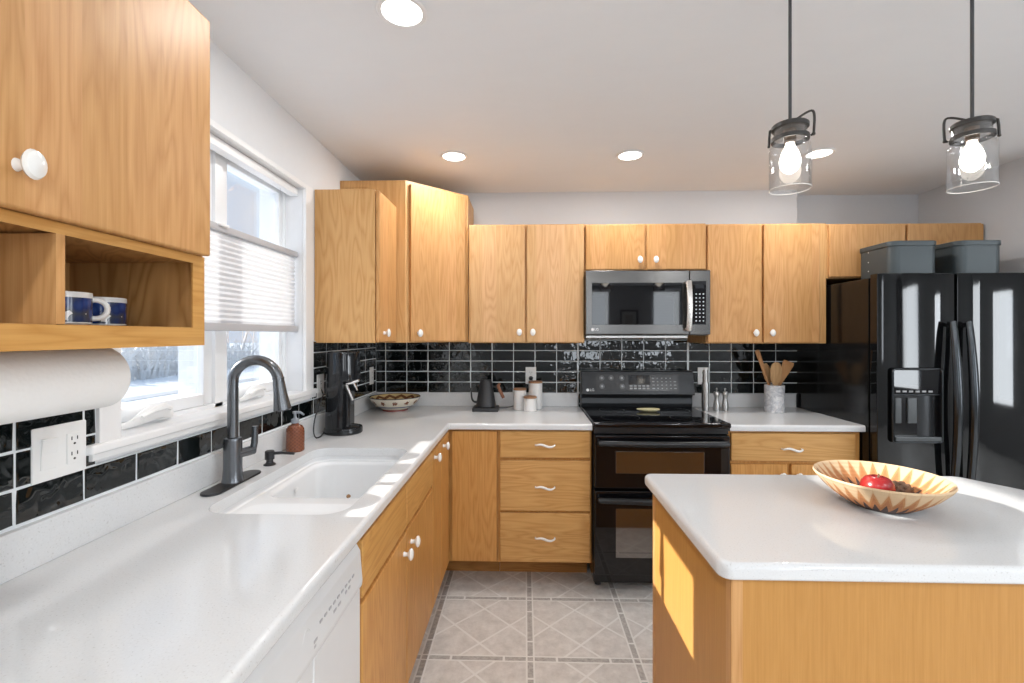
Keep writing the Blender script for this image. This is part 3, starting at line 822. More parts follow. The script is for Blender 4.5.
# ================================================================== CABINETS
def door(parent, x0, x1, y0, y1, z0, z1, mat='wood', name='door', bev=.005):
    return obj(name, B().box(x0, x1, y0, y1, z0, z1, bev, 3), mat, parent)
YD = 2.80
def wall_cab(label, x0, x1, z0, z1, doors, yb, knobs, mat='wood'):
    t = thing('wall_cabinet', label, 'wall cabinet', ((x0 + x1) / 2, YD + .17, z0))
    obj('carcass', B().box(x0, x1, YD + .020, yb, z0, z1, .001), 'wood_ply', t)
    for (a, c, zb, zt), kn in zip(doors, knobs):
        d = door(t, a, c, YD, YD + .019, zb, zt, mat)
        if kn: knob(d, (kn[0], YD, kn[1]), (0, -1, 0))
    return t
wall_cab('oak wall cabinet with two tall doors above the black kettle and canisters', -.345, .357, 1.346, 2.066,
         [(-.335, -.003, 1.350, 2.058), (.009, .352, 1.350, 2.058)], YB, [(-.036, 1.411), (.045, 1.411)], 'wood_pale')
wall_cab('short oak wall cabinet with two small doors above the microwave', .358, 1.082, 1.780, 2.064,
         [(.364, .716, 1.786, 2.056), (.728, 1.077, 1.786, 2.056)], YB, [(.682, 1.843), (.776, 1.843)])
wall_cab('oak wall cabinet with two tall doors above the marble utensil crock', 1.083, 1.792, 1.344, 2.060,
         [(1.088, 1.406, 1.349, 2.052), (1.417, 1.744, 1.349, 2.052)], YB, [(1.362, 1.407), (1.458, 1.407)])
wall_cab('short oak wall cabinet above the refrigerator behind the grey bins', 1.793, 2.692, 1.732, 2.056,
         [(1.800, 2.240, 1.738, 2.048), (2.252, 2.688, 1.738, 2.048)], 3.27, [None, None])
# diagonal corner cabinet
t = thing('corner_wall_cabinet', 'tallest oak wall cabinet set diagonally across the corner', 'wall cabinet', (-.8, 2.95, 1.358))
pA, pB = Vector((-.662, 2.548)), Vector((-.372, 2.824))
obj('carcass', B().prism([(-1.028, 3.148), (-1.028, 2.548), tuple(pA), tuple(pB), (-.352, 2.838), (-.352, 3.148)], 1.352, 2.250), 'wood_ply', t)
dv = (pB - pA).normalized(); nv = Vector((dv.y, -dv.x))
a_, b_ = pA + dv * .022 + nv * .002, pB - dv * .006 + nv * .002
d = obj('door', B().prism([tuple(a_), tuple(b_), tuple(b_ + nv * .019), tuple(a_ + nv * .019)], 1.358, 2.232, .004), 'wood', t)
kp = a_ + dv * .045 + nv * .019
knob(d, (kp.x, kp.y, 1.405), (nv.x, nv.y, 0))
# narrow cabinet left of the corner
t = thing('wall_cabinet', 'narrow oak wall cabinet next to the window, plain side facing out', 'wall cabinet', (-.88, 2.4, 1.358))
obj('carcass', B().box(-1.028, -.731, 2.236, 2.546, 1.356, 2.104, .001), 'wood_ply', t)
d = door(t, -.729, -.710, 2.241, 2.540, 1.360, 2.099)
knob(d, (-.710, 2.31, 1.405), (1, 0, 0))
# near cabinet with the cubby
t = thing('wall_cabinet', 'large oak wall cabinet with an open cubby shelf holding two mugs', 'wall cabinet', (-.88, .6, 1.371))
obj('carcass', B().box(-1.028, -.731, .14, 1.031, 1.572, 2.105, .001), 'wood_ply', t)
d = door(t, -.729, -.710, .585, 1.029, 1.571, 2.102)
knob(d, (-.710, .628, 1.632), (1, 0, 0))
d = door(t, -.729, -.710, .145, .579, 1.571, 2.102)
knob(d, (-.710, .19, 1.632), (1, 0, 0))
c = B(); c.box(-1.028, -.731, .14, 1.031, 1.3905, 1.411); c.box(-1.028, -1.022, .14, 1.031, 1.411, 1.556)
c.box(-1.022, -.733, 1.012, 1.031, 1.411, 1.556); c.box(-1.022, -.733, .14, .158, 1.411, 1.556); c.box(-1.028, -.731, .14, 1.031, 1.556, 1.572)
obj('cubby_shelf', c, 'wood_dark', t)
c = B(); c.box(-.7315, -.728, .14, 1.033, 1.371, 1.410); c.box(-.7315, -.728, .14, 1.033, 1.552, 1.570); c.box(-.7315, -.728, .997, 1.033, 1.410, 1.552)
c.box(-1.028, -.7315, 1.0265, 1.033, 1.371, 1.410); c.box(-.745, -.7315, .14, 1.0265, 1.371, 1.3905)
obj('face_rail', c, 'wood_y', t)
obj('divider', B().box(-1.022, -.728, .700, .7145, 1.411, 1.5525, .001), 'wood', t)

# base cabinets -------------------------------------------------------
XF = -.418
def hollow(b, x0, x1, y0, y1, z0, z1, th=.016):
    b.box(x0, x1, y0, y0 + th, z0, z1); b.box(x0, x1, y1 - th, y1, z0, z1); b.box(x0, x0 + th, y0 + th, y1 - th, z0, z1); b.box(x0 + th, x1, y0 + th, y1 - th, z0, z0 + th)
t = thing('sink_base_cabinet', 'oak base cabinet with two knobbed doors under the sink', 'base cabinet', (-.72, 1.63, 0))
c = B(); hollow(c, -1.0, XF - .020, 1.177, 2.092, .146, .878)
c.box(XF - .038, XF - .020, 1.193, 2.076, .862, .878); c.box(XF - .038, XF - .020, 1.193, 2.076, .695, .722); c.box(XF - .038, XF - .020, 1.60, 1.66, .162, .695); c.box(XF - .038, XF - .020, 1.60, 1.66, .722, .862)
obj('carcass', c, 'wood_low', t)
for a, e_ in ((1.182, 1.626), (1.631, 2.087)): obj('false_drawer_front', B().box(XF - .019, XF, a, e_, .716, .866, .004, 3), 'wood_y', t)
for a, e_, ky in ((1.182, 1.626, 1.585), (1.631, 2.087, 1.685)):
    d = door(t, XF - .019, XF, a, e_, .150, .702, 'wood_low'); knob(d, (XF, ky, .640), (1, 0, 0))
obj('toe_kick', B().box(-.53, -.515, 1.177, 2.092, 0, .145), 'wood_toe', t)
t = thing('corner_base_cabinet', 'oak corner base cabinet with two narrow knobbed doors and a blank panel', 'base cabinet', (-.6, 2.7, 0))
c = B(); c.box(-1.0, XF - .020, 2.094, 3.12, .146, .878); c.box(XF - .020, -.152, 2.553, 3.12, .146, .878)
obj('carcass', c, 'wood_low', t)
for a, e_, ky in ((2.097, 2.311, 2.122), (2.316, 2.532, 2.345)):
    d = door(t, XF - .019, XF, a, e_, .150, .866, 'wood_low'); knob(d, (XF, ky, .832), (1, 0, 0))
obj('blank_panel', B().box(-.403, -.156, 2.533, 2.552, .156, .868, .003), 'wood_low', t)
c = B(); c.box(-.53, -.515, 2.094, 2.72, 0, .145); c.box(-.515, -.152, 2.735, 2.75, 0, .145)
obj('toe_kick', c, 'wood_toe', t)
t = thing('drawer_base_cabinet', 'oak base cabinet with three wide drawers left of the stove', 'base cabinet', (.1, 2.8, 0))
obj('carcass', B().box(-.150, .361, 2.553, 3.12, .146, .878), 'wood_low', t)
for z0, z1, zh in ((.723, .869, .796), (.434, .709, .567), (.156, .423, .290)):
    d = door(t, -.139, .353, 2.533, 2.552, z0, z1, 'wood_x', 'drawer'); wave_handle(d, (.107, zh), 2.533)
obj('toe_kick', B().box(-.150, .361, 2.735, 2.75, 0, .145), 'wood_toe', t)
t = thing('base_cabinet', 'oak base cabinet with a drawer over two doors between stove and fridge', 'base cabinet', (1.45, 2.8, 0))
obj('carcass', B().box(1.098, 1.798, 2.553, 3.12, .146, .878), 'wood_low', t)
d = door(t, 1.108, 1.765, 2.533, 2.552, .716, .866, 'wood_x', 'drawer'); wave_handle(d, (1.428, .783), 2.533)
for x0, x1, kx in ((1.108, 1.408, 1.375), (1.428, 1.765, 1.46)):
    d = door(t, x0, x1, 2.533, 2.552, .156, .700, 'wood_low'); knob(d, (kx, 2.533, .64), (0, -1, 0))
obj('toe_kick', B().box(1.098, 1.798, 2.735, 2.75, 0, .145), 'wood_toe', t)
# dishwasher
t = thing('dishwasher', 'white dishwasher under the worktop in front of the sink cabinet', 'dishwasher', (-.7, .88, 0))
obj('tub', B().box(-1.0, -.447, .580, 1.172, .10, .872, .003), 'appl_white', t)
d = obj('door', B().box(-.446, -.420, .580, 1.172, .11, .752, .006, 3), 'appl_white', t)
obj('pull_recess', B().lathe([(0, 0), (.10, 0), (.094, .003), (.088, .0005), (0, .0005)], (-.4203, .876, .735), 32, sx=.34, sy=1.0, d=(1, 0, 0)), 'appl_white', d)
cp = obj('control_panel', B().prism([(-.446, .756), (-.416, .756), (-.414, .77), (-.420, .846), (-.432, .868), (-.446, .868)], .580, 1.172, .003, axis='y'), 'appl_white', t)
for k in range(9):
    y = .93 + .022 * k
    q = obj('button', B().box(-.4185, -.4155, y, y + .012, .808, .8135, .0008), 'grey_print', cp)
for y, z, w in ((.90, .786, .016), (.90, .776, .010), (.995, .79, .014), (1.02, .79, .014), (1.06, .795, .010), (1.08, .795, .010)):
    obj('symbol', B().box(-.4170, -.4145, y, y + w, z, z + .006, .0006), 'grey_print', cp)
obj('toe_panel', B().box(-.53, -.50, .580, 1.172, .002, .10), 'black_satin', t)
t = thing('base_cabinet', 'oak base cabinet at the near end beside the dishwasher', 'base cabinet', (-.72, .14, 0))
obj('carcass', B().box(-1.0, XF - .020, -.29, .575, .146, .878), 'wood_low', t)
for a, e_, ky in ((-.285, .14, .10), (.145, .57, .19)):
    d = door(t, XF - .019, XF, a, e_, .150, .866, 'wood_low'); knob(d, (XF, ky, .80), (1, 0, 0))
obj('toe_kick', B().box(-.53, -.515, -.29, .575, 0, .145), 'wood_toe', t)

# ================================================================== STOVE
st = thing('stove', 'black double-oven electric stove with glass cooktop and raised control panel', 'stove', (.725, 2.8, 0))
SXA, SXB = .366, 1.091
obj('body', B().box(SXA + .003, SXB - .003, 2.535, 3.125, .055, .905, .003), 'black_gloss', st)
ck = obj('cooktop', B().box(SXA, SXB, 2.487, 3.06, .898, .926, .008, 3), 'black_glass', st)
for x, y, r in ((.54, 2.66, .105), (.91, 2.66, .085), (.54, 2.92, .075), (.91, 2.92, .105)):
    obj('burner_ring', B().lathe([(r, .9261), (r + .002, .9265), (r + .004, .9261), (r, .9261)], (x, y, 0), 40), 'black_satin', ck)
obj('vent_strip', B().box(SXA + .004, SXB - .004, 2.515, 2.54, .862, .897, .004), 'black_satin', st)
def oven_door(z0, z1, wz0, wz1, zh):
    d = obj('oven_door', B().box(SXA + .004, SXB - .004, 2.495, 2.533, z0, z1, .006, 3), 'black_glass', st)
    w = obj('oven_window', B().box(.483, .950, 2.4935, 2.497, wz0, wz1, .001), 'oven_glass', d)
    pts = [(SXA + .03, 2.497, zh - .01)] + [(SXA + .03 + (SXB - SXA - .06) * i / 16, 2.462 - .018 * math.sin(PI * i / 16), zh) for i in range(17)] + [(SXB - .03, 2.497, zh - .01)]
    obj('door_handle', B().tube(pts, [.013] + [.0155] * 17 + [.013], 12, flat=.8), 'black_satin', d)
oven_door(.574, .858, .655, .772, .822)
oven_door(.110, .560, .205, .467, .520)
obj('kick_panel', B().box(SXA + .006, SXB - .006, 2.53, 2.56, .052, .105, .003), 'black_gloss', st)
for x in (SXA + .04, SXB - .04): obj('foot', B().lathe([(0, 0), (.018, 0), (.014, .055), (0, .055)], (x, 2.62, 0), 14), 'matte_black', st)
bg = obj('backguard', B().prism([(3.12, .90), (3.042, .926), (3.036, .950), (3.040, .985), (3.030, 1.008), (2.990, 1.010), (2.988, 1.016), (3.026, 1.158), (3.032, 1.163), (3.12, 1.163)], SXA - .002, SXB - .010, .003, axis='x'), 'black_satin', st)
# the tilted control face
ta = math.atan2(1.158 - 1.016, 3.026 - 2.988)
up_ = Vector((0, math.cos(ta), math.sin(ta))); nn = Vector((0, -math.sin(ta), math.cos(ta)))
CF = Matrix((Vector((1, 0, 0)).to_4d(), up_.to_4d(), nn.to_4d(), (0, 0, 0, 1))).transposed()
CF.translation = Vector((.725, 2.988, 1.016)) + nn * .0002
CF[3] = (0, 0, 0, 1)
def cface(name, x0, x1, v0, v1, mat, parent, th=.0015, bev=.0005):
    return obj(name, B().box(x0, x1, v0, v1, -.0005, th, bev, mat=CF), mat, parent)
pn = cface('control_panel', -.27, .255, .022, .128, 'panel_black', bg, .002)
for x, v in ((-.232, .104), (-.172, .104), (-.103, .104), (-.232, .05), (-.103, .050)):
    obj('burner_dial', B().lathe([(.0135, .002), (.0145, .0028), (.0155, .002), (.0135, .002)], (x, v, 0), 24, mat=CF).lathe([(0, .002), (.0085, .002), (.0085, .003), (0, .003)], (x, v, 0), 18, mat=CF), 'key_grey', bg)
cface('display', -.062, .075, .062, .124, 'display', bg, .0028)
for i in range(5):
    for j in range(2): cface('touch_key', -.056 + i * .027, -.038 + i * .027, .032 + j * .016, .042 + j * .016, 'key_grey', bg, .0028)
for i in range(6):
    for j in range(4):
        if i == 5 and j == 3: continue
        w = .016 if i in (0, 5) else .009
        cface('touch_key', .096 + i * .0275 - w / 2, .096 + i * .0275 + w / 2, .034 + j * .022, .040 + j * .022, 'key_grey', bg, .0028)
lg = obj('logo_badge', B().lathe([(0, 0), (.0095, 0), (.009, .0015), (0, .0015)], (-.325, .026, 0), 24, mat=CF), 'silver_print', bg)
text_part('logo_letters', 'LG', .024, (0, 0, 0), CF @ Matrix.Translation((-.297, .026, .0008)), 'silver_print', bg)
# spoon rest
def spoon_rest():
    b = B(); t = b.bm; N = 36; rings = []
    for k, (f, z) in enumerate(((1, .016), (.93, .013), (.7, .006), (.4, .004), (.05, .004))):
        R = []
        for i in range(N):
            a = 2 * PI * i / N; w = .036 * (1 + .35 * math.cos(a)) if math.cos(a) > -.4 else .040 * .86 * (1 + .35 * math.cos(a)) / .86
            R.append(t.verts.new((.755 + f * .074 * math.cos(a) * (1.0 if math.cos(a) < 0 else .9), 2.865 + f * w * math.sin(a), .9268 + z)))
        rings.append(R)
    bot = [[t.verts.new(v.co - Vector((0, 0, .004))) for v in R] for R in rings]
    for L in (rings, bot):
        for A, C in zip(L, L[1:]):
            for i in range(N): t.faces.new((A[i], A[(i + 1) % N], C[(i + 1) % N], C[i]))
        t.faces.new(L[-1])
    for i in range(N): t.faces.new((rings[0][i], rings[0][(i + 1) % N], bot[0][(i + 1) % N], bot[0][i]))
    bmesh.ops.recalc_face_normals(t, faces=t.faces[:]); return b
tag(obj('spoon_rest', spoon_rest(), 'spoonrest', origin=(.745, 2.865, .926)), 'pale yellow leaf-shaped spoon rest on the black glass cooktop', 'spoon rest')

# ================================================================== MICROWAVE
mw = thing('microwave', 'dark stainless over-the-range microwave with curved steel handle', 'microwave', (.72, 2.95, 1.39))
MY = 2.76
obj('body', B().box(.360, 1.080, MY + .035, 3.138, 1.392, 1.778, .003), 'dark_steel', mw)
d = obj('door', B().box(.355, .966, MY, MY + .034, 1.396, 1.777, .006, 3), 'dark_steel', mw)
obj('door_window', B().box(.394, .925, MY - .0015, MY + .004, 1.455, 1.703, .001), 'black_glass', d)
pts = [(.952, MY + .002, 1.700)] + [(.952, MY - .030 - .016 * math.sin(PI * i / 12), 1.705 - .28 * i / 12) for i in range(13)] + [(.952, MY + .002, 1.432)]
obj('door_handle', B().tube(pts, [.013] + [.0165] * 13 + [.013], 12, flat=.55, up=(1, 0, 0)), 'steel_light', d)
c = obj('control_section', B().box(.968, 1.089, MY + .002, MY + .034, 1.396, 1.777, .005, 3), 'dark_steel', mw)
k = obj('keypad', B().box(.980, 1.062, MY - .0005, MY + .006, 1.456, 1.712, .001), 'black_glass', c)
obj('display', B().box(.998, 1.05, MY - .0015, MY + .001, 1.668, 1.69, .0005), 'display', c)
for i in range(3):
    for j in range(8):
        kb = obj('key', B().box(1.0 + i * .021, 1.008 + i * .021, MY - .0015, MY + .002, 1.474 + j * .0225, 1.481 + j * .0225, .0006), 'led_strip', c)
obj('logo_badge', B().lathe([(0, 0), (.0085, 0), (.008, .0015), (0, .0015)], (.398, MY, 1.427), 22, d=(0, -1, 0)), 'silver_print', d)
text_part('logo_letters', 'LG', .021, (.421, MY - .0006, 1.427), FACE_Y, 'silver_print', d)
v_ = B(); v_.box(.362, .965, MY + .03, 3.13, 1.374, 1.3915, .003)
obj('underside_vent', v_, 'steel', mw)

# ================================================================== REFRIGERATOR
fr = thing('refrigerator', 'black side-by-side refrigerator with ice dispenser in its left door', 'refrigerator', (2.23, 2.8, 0))
FY0 = 2.42
obj('cabinet_body', B().box(1.806, 2.662, 2.497, 3.24, .03, 1.694, .006), 'fridge_side', fr)
obj('base_grille', B().box(1.82, 2.65, 2.46, 2.496, .02, .10, .003), 'matte_black', fr)
for x in (1.86, 2.6):
    for y in (2.56, 3.18): obj('foot', B().lathe([(0, 0), (.02, 0), (.02, .032), (0, .032)], (x, y, 0), 14), 'matte_black', fr)
def fdoor(x0, x1, z0, z1):
    """door with a gently bowed front"""
    n = 14; poly = []
    for i in range(n + 1):
        u = -1 + 2 * i / n
        poly.append((x0 + (x1 - x0) * i / n, FY0 + .014 * abs(u) ** 4 + .004 * u * u))
    poly += [(x1, 2.487), (x0, 2.487)]
    return B().prism(poly, z0, z1, .004)
DX0, DX1, DZ0, DZ1 = 1.862, 2.106, .850, 1.222
fd = obj('freezer_door', fdoor(1.806, 2.194, .11, 1.711), 'fridge', fr)
rd = obj('fridge_door', fdoor(2.206, 2.660, .11, 1.711), 'fridge', fr)
for dd, x, bend in ((fd, 2.148, -1), (rd, 2.226, 1)):
    pts = [(x, FY0 + .01, 1.44)]
    for i in range(21):
        u = i / 20; z = 1.455 - .86 * u; pts.append((x, FY0 - .026 - .028 * math.sin(PI * u), z))
    pts.append((x, FY0 + .01, .605))
    obj('door_handle', B().tube(pts, [.010] + [.013 + .004 * math.sin(PI * i / 20) for i in range(21)] + [.010], 12, flat=1.25, up=(0, 1, 0)), 'fridge_handle', dd)
# dispenser: frame standing proud, recessed look bay, display band, paddles, tray
dp = B(); fy = FY0 - .012
for ring_ in (rrect(DX0, DX1, DZ0, DZ1, .014, 4),):
    dp.tube([(p[0], fy, p[1]) for p in ring_] + [(ring_[0][0], fy, ring_[0][1])], .0055, 8)
dp.tube([(DX0, fy, 1.092), (DX1, fy, 1.092)], .0055, 8)
dd = obj('dispenser_frame', dp, 'fridge_handle', fd)
obj('dispenser_panel', B().box(DX0 + .004, DX1 - .004, fy, FY0 + .02, 1.095, DZ1 - .004, .003), 'black_glass', fd)
c = B(); c.box(DX0 + .004, DX0 + .012, fy, FY0 + .03, DZ0 + .004, 1.09); c.box(DX1 - .012, DX1 - .004, fy, FY0 + .03, DZ0 + .004, 1.09)
c.box(DX0 + .012, DX1 - .012, FY0 + .0, FY0 + .012, DZ0 + .004, 1.09)
obj('dispenser_bay', c, 'black_gloss', fd)
for i in range(6): obj('dispenser_key', B().box(DX0 + .016 + i * .032, DX0 + .036 + i * .032, fy - .0015, fy + .002, 1.104, 1.113, .0005), 'key_grey', fd)
for x0, x1 in ((DX0 + .016, DX0 + .048), (DX0 + .078, DX0 + .125)): obj('dispenser_paddle', B().box(x0, x1, fy + .004, FY0 + .004, .945, 1.075, .004), 'disp_grey', fd)
obj('dispenser_cover', B().tube([(DX1 - .075, FY0 + .02, DZ0 + .03), (DX1 - .075, FY0 + .02, 1.088)], .056, 20, flat=.5), 'black_satin', fd)
obj('drip_tray', B().box(DX0 + .008, DX1 - .008, fy - .010, FY0 + .004, DZ0 + .006, DZ0 + .030, .004), 'disp_grey', fd)
obj('door_sticker', B().box(2.538, 2.548, FY0 - .002, FY0 + .003, 1.675, 1.692, .0005), 'led_strip', rd)

# --- storage boxes on the fridge
def bin_(x0, x1, label):
    y0, y1, z0 = 2.515, 2.785, 1.695
    t = thing('storage_bin', label, 'storage bin', ((x0 + x1) / 2, 2.65, z0), 'grey lidded bins on top of the refrigerator')
    bd = obj('bin_body', B().prism(rrect(x0 + .005, x1 - .005, y0 + .005, y1 - .005, .045, 8), z0, z0 + .175, .002), 'box_grey', t)
    obj('lid', B().prism(rrect(x0, x1, y0, y1, .048, 8), z0 + .174, z0 + .200, .003), 'box_grey', t)
    for z in (.06, .11, .165): obj('rivet', B().lathe([(0, .002), (.003, .0015), (.0035, 0), (0, 0)], (x0 + .005, 2.69, z0 + z), 10, d=(-1, 0, 0)), 'led_strip', bd)
    return t
bin_(1.940, 2.196, 'dark grey lidded storage bin above the left fridge door, nearer the stove')
bin_(2.285, 2.530, 'dark grey lidded storage bin above the right fridge door, nearer the right wall')

# ================================================================== ISLAND
IX, IY0, IY1 = .41, .985, 1.632
def arc_corner(p, a, c, r, n=5):
    p, a, c = Vector(p), Vector(a), Vector(c); e1 = (a - p).normalized(); e2 = (c - p).normalized()
    half = math.acos(max(-1, min(1, e1.dot(e2)))) / 2; L = r / math.tan(half)
    cen = p + (e1 + e2).normalized() * (r / math.sin(half)); s0 = p + e1 * L - cen; s1 = p + e2 * L - cen
    a0 = math.atan2(s0.y, s0.x); da = (math.atan2(s1.y, s1.x) - a0 + PI) % (2 * PI) - PI
    return [(cen.x + r * math.cos(a0 + da * i / n), cen.y + r * math.sin(a0 + da * i / n)) for i in range(n + 1)]
corners = [(IX, IY0), (1.78, IY0), (1.78, 1.10), (1.470, IY1), (IX, IY1)]
out = []
for i in range(5): out += arc_corner(corners[i], corners[i - 1], corners[(i + 1) % 5], .028 if i in (0, 4) else .04)
isl = tag(obj('island_worktop', slab(out, [1] * len(out), CB - .001, CT, .013), 'quartz', origin=(1.0, 1.3, CB)), 'white quartz island top with one clipped corner carrying the woven bowl', 'worktop')
t = thing('island_cabinet', 'maple-panelled kitchen island base in the right foreground', 'island cabinet', (1.0, 1.3, 0))
bX, bY0, bY1 = .440, 1.004, 1.613
obj('carcass', B().prism([(bX + .006, bY0 + .006), (1.70, bY0 + .006), (1.70, 1.10), (1.41, bY1 - .006), (bX + .006, bY1 - .006)], .0, .8775), 'wood_island', t)
obj('end_panel', B().box(bX, bX + .0065, bY0 + .024, bY1 - .024, .001, .877), 'wood_island', t)
obj('front_panel', B().box(bX + .022, 1.70, bY0, bY0 + .0065, .001, .877), 'wood_island', t)
for q0, q1 in ((bY0 - .002, bY0 + .026), (bY1 - .026, bY1 + .002)): obj('corner_trim', B().box(bX - .002, bX + .024, q0, q1, 0, .877, .003), 'wood', t)
sc = B(); rr = random.Random(5)
for k in range(16):
    x = .66 + k * .0145; sc.box(x, x + rr.uniform(.004, .011), bY0 - .0004, bY0 + .002, .647 + rr.uniform(-.002, .002), .651 + rr.uniform(0, .003))
o = obj('scuff_marks', sc, M['wood_toe'], t); o['label'] = 'row of faint dark scuffs'

# --- woven basket and contents
BX, BY = .997, 1.335
bk = obj('woven_basket', B().lathe([(r * .925, z) for r, z in [(0, .0), (.055, .0), (.075, .003), (.105, .020), (.140, .046), (.165, .072), (.172, .082), (.170, .087), (.164, .084), (.135, .054), (.100, .028), (.070, .012), (0, .010)]], (BX, BY, CT), 72), 'basket', origin=(BX, BY, CT))
tag(bk, 'shallow woven coil basket with brown zigzag pattern on the island top', 'basket')
def apple_bm(c, r):
    prof = [(0, -.80), (.18, -.86), (.42, -.80), (.72, -.55), (.95, -.10), (1.0, .18), (.92, .52), (.70, .78), (.42, .88), (.20, .84), (.06, .70), (0, .66)]
    return B().lathe([(a * r, z * r) for a, z in prof], c, 28)
ap = thing('apple', 'shiny red apple in the woven basket', 'apple', (BX - .004, BY + .004, CT + .010))
ac = (BX - .004, BY + .004, CT + .010 + .036)
obj('fruit', apple_bm(ac, .041), 'apple', ap)
obj('stem', B().tube([(ac[0], ac[1], ac[2] + .026), (ac[0] + .004, ac[1], ac[2] + .043)], [.002, .0025], 6), 'stem', ap)
pc = B(); pr = (BX + .062, BY + .012, CT + .040)
pc.ball(pr, .034, .026, .024, 3)
rr = random.Random(3)
for k in range(46):
    z = 1 - 2 * (k + .5) / 46; a = k * 2.39996; q = math.sqrt(1 - z * z)
    n_ = Vector((z, q * math.cos(a), q * math.sin(a))); p = Vector(pr) + Vector((n_.x * .032, n_.y * .025, n_.z * .023))
    pc.ball(tuple(p), .006, .006, .005, 1)
tag(obj('pine_cone', pc, 'pinecone', origin=pr), 'dark brown knobbly cone beside the apple in the basket', 'cone')

# ================================================================== PENDANTS
def pendant(x, y, label, ang):
    zb = 1.792
    t = thing('pendant_lamp', label, 'pendant lamp', (x, y, zb), 'glass jar pendants over the island')
    
    P = lambda z: (x, y, z)
    jar = obj('jar_shade', B().lathe([(.0600, 0), (.0600, .136), (.0585, .147), (.051, .156), (.0475, .162), (.0475, .206), (.0455, .206), (.0455, .162), (.049, .155), (.0565, .145), (.0578, .136), (.0578, 0), (.0600, 0)], P(zb), 40), 'jar', t)
    r_ = obj('rim', B().torus(P(zb), .0589, .0016, 40, 8), 'white_ceramic', jar)
    r_['label'] = 'pale ground rim of the jar'
    obj('cap', B().lathe([(0, .2065), (.051, .2065), (.0535, .209), (.0535, .220), (.050, .224), (.020, .228), (.008, .236), (0, .236)], P(zb), 36), 'pendant_metal', t)
    obj('collar', B().lathe([(.049, .166), (.0545, .166), (.0545, .180), (.049, .180), (.049, .166)], P(zb), 36), 'pendant_metal', t)
    ca, sa = math.cos(ang), math.sin(ang)
    def Q(u, w, z): return (x + u * ca - w * sa, y + u * sa + w * ca, zb + z)
    w_ = B()
    w_.tube([Q(p.x, 0, p.z) for p in bez((.006, 0, .232), (.03, 0, .246), (.045, 0, .258), (.058, 0, .258), 6) + bez((.058, 0, .258), (.069, 0, .257), (.066, 0, .225), (.064, 0, .178), 8)[1:]] + [Q(.056, 0, .174)], .0038, 8)
    w_.ball(Q(.0635, 0, .178), .006, .006, .006, 2)
    obj('bail_wire', w_, 'pendant_metal', t); w_ = B()
    w_.tube([Q(-.045, 0, .222), Q(-.0565, 0, .215), Q(-.0585, 0, .19), Q(-.0595, 0, .160)], .0038, 8)
    w_.ball(Q(-.0595, 0, .160), .005, .005, .005, 2)
    obj('latch_wire', w_, 'pendant_metal', t)
    obj('socket', B().lathe([(0, .207), (.018, .207), (.018, .165), (.0155, .160), (0, .160)], P(zb), 20), 'pendant_copper', t)
    bl = obj('bulb', B().lathe([(.012, .160), (.014, .150), (.026, .122), (.031, .100), (.029, .080), (.020, .064), (.008, .055), (0, .053)], P(zb), 24), 'bulb', t)
    f_ = B()
    f_.lathe([(0, .155), (.004, .155), (.004, .105), (0, .100)], P(zb), 10)
    for k in range(8):
        a = 2 * PI * k / 8; f_.tube([(x + .005 * math.cos(a), y + .005 * math.sin(a), zb + .130), (x + .019 * math.cos(a), y + .019 * math.sin(a), zb + .104), (x + .012 * math.cos(a), y + .012 * math.sin(a), zb + .072)], .0028, 6)
    obj('filament', f_, 'bulb', bl)
    obj('cord', B().tube([(x, y, zb + .234 * .79), (x, y, CZ - .02)], .0042, 8), 'cord', t)
    obj('ceiling_canopy', B().lathe([(0, -.022), (.02, -.022), (.048, -.014), (.052, -.001), (0, -.001)], (x, y, CZ), 32), 'pendant_metal', t)
    SQ = Matrix.Diagonal((.85, .85, .79, 1))
    for ch in [c for c in t.children if c.name.split('.')[0] not in ('cord', 'ceiling_canopy')]:
        for q in [ch] + list(ch.children): q.data.transform(SQ)
    light('bulb_light', 'POINT', (0, 0, .08), 1.2, (1, .86, .66), size=.028, parent=t)
    return t
pendant(.723, 1.29, 'glass jar pendant lamp on a dark cord, the one nearer the microwave', -.5)
pendant(1.207, 1.29, 'glass jar pendant lamp on a dark cord, hanging nearer the fridge and right wall', 2.39)

# ================================================================== CEILING DOWNLIGHTS AND ADDED FILL LIGHTS
dl = [(-.385, 2.497, 'round recessed ceiling light nearest the tall corner cabinet'), (.562, 2.51, 'round recessed ceiling light in front of the microwave cabinet'),
      (1.559, 2.511, 'round recessed ceiling light seen just right of the left glass pendant'), (-.368, 1.375, 'largest round recessed ceiling light at the top edge of the picture, before the window')]
first = None
for x, y, lab in dl:
    if first is None:
        first = thing('ceiling_light', lab, 'ceiling light', (x, y, CZ), 'recessed ceiling lights')
        obj('trim_ring', B().lathe([(.058, -.001), (.074, -.001), (.076, -.004), (.072, -.007), (.060, -.006), (.058, -.001)], (x, y, CZ), 40), 'trim', first)
        obj('lens', B().lathe([(0, -.0045), (.0585, -.0045), (.0585, -.0005), (0, -.0005)], (x, y, CZ), 40), 'led', first)
    else: dup(first, (x, y, CZ), lab)
    light('downlight_and_fill', 'AREA', (x, y, CZ - .012), 5.5, (1, .985, .97), direction=(0, 0, -1), size=.11)
for x, y in ((1.9, -.6), (-.3, -.9), (.8, -2.0), (3.6, -1.0), (4.4, .8)):  # added fill lights over the living area, no fixtures, brighten the room
    light('downlight_and_fill', 'AREA', (x, y, CZ - .012), 22, (.95, .98, 1), direction=(0, 0, -1), size=.13)

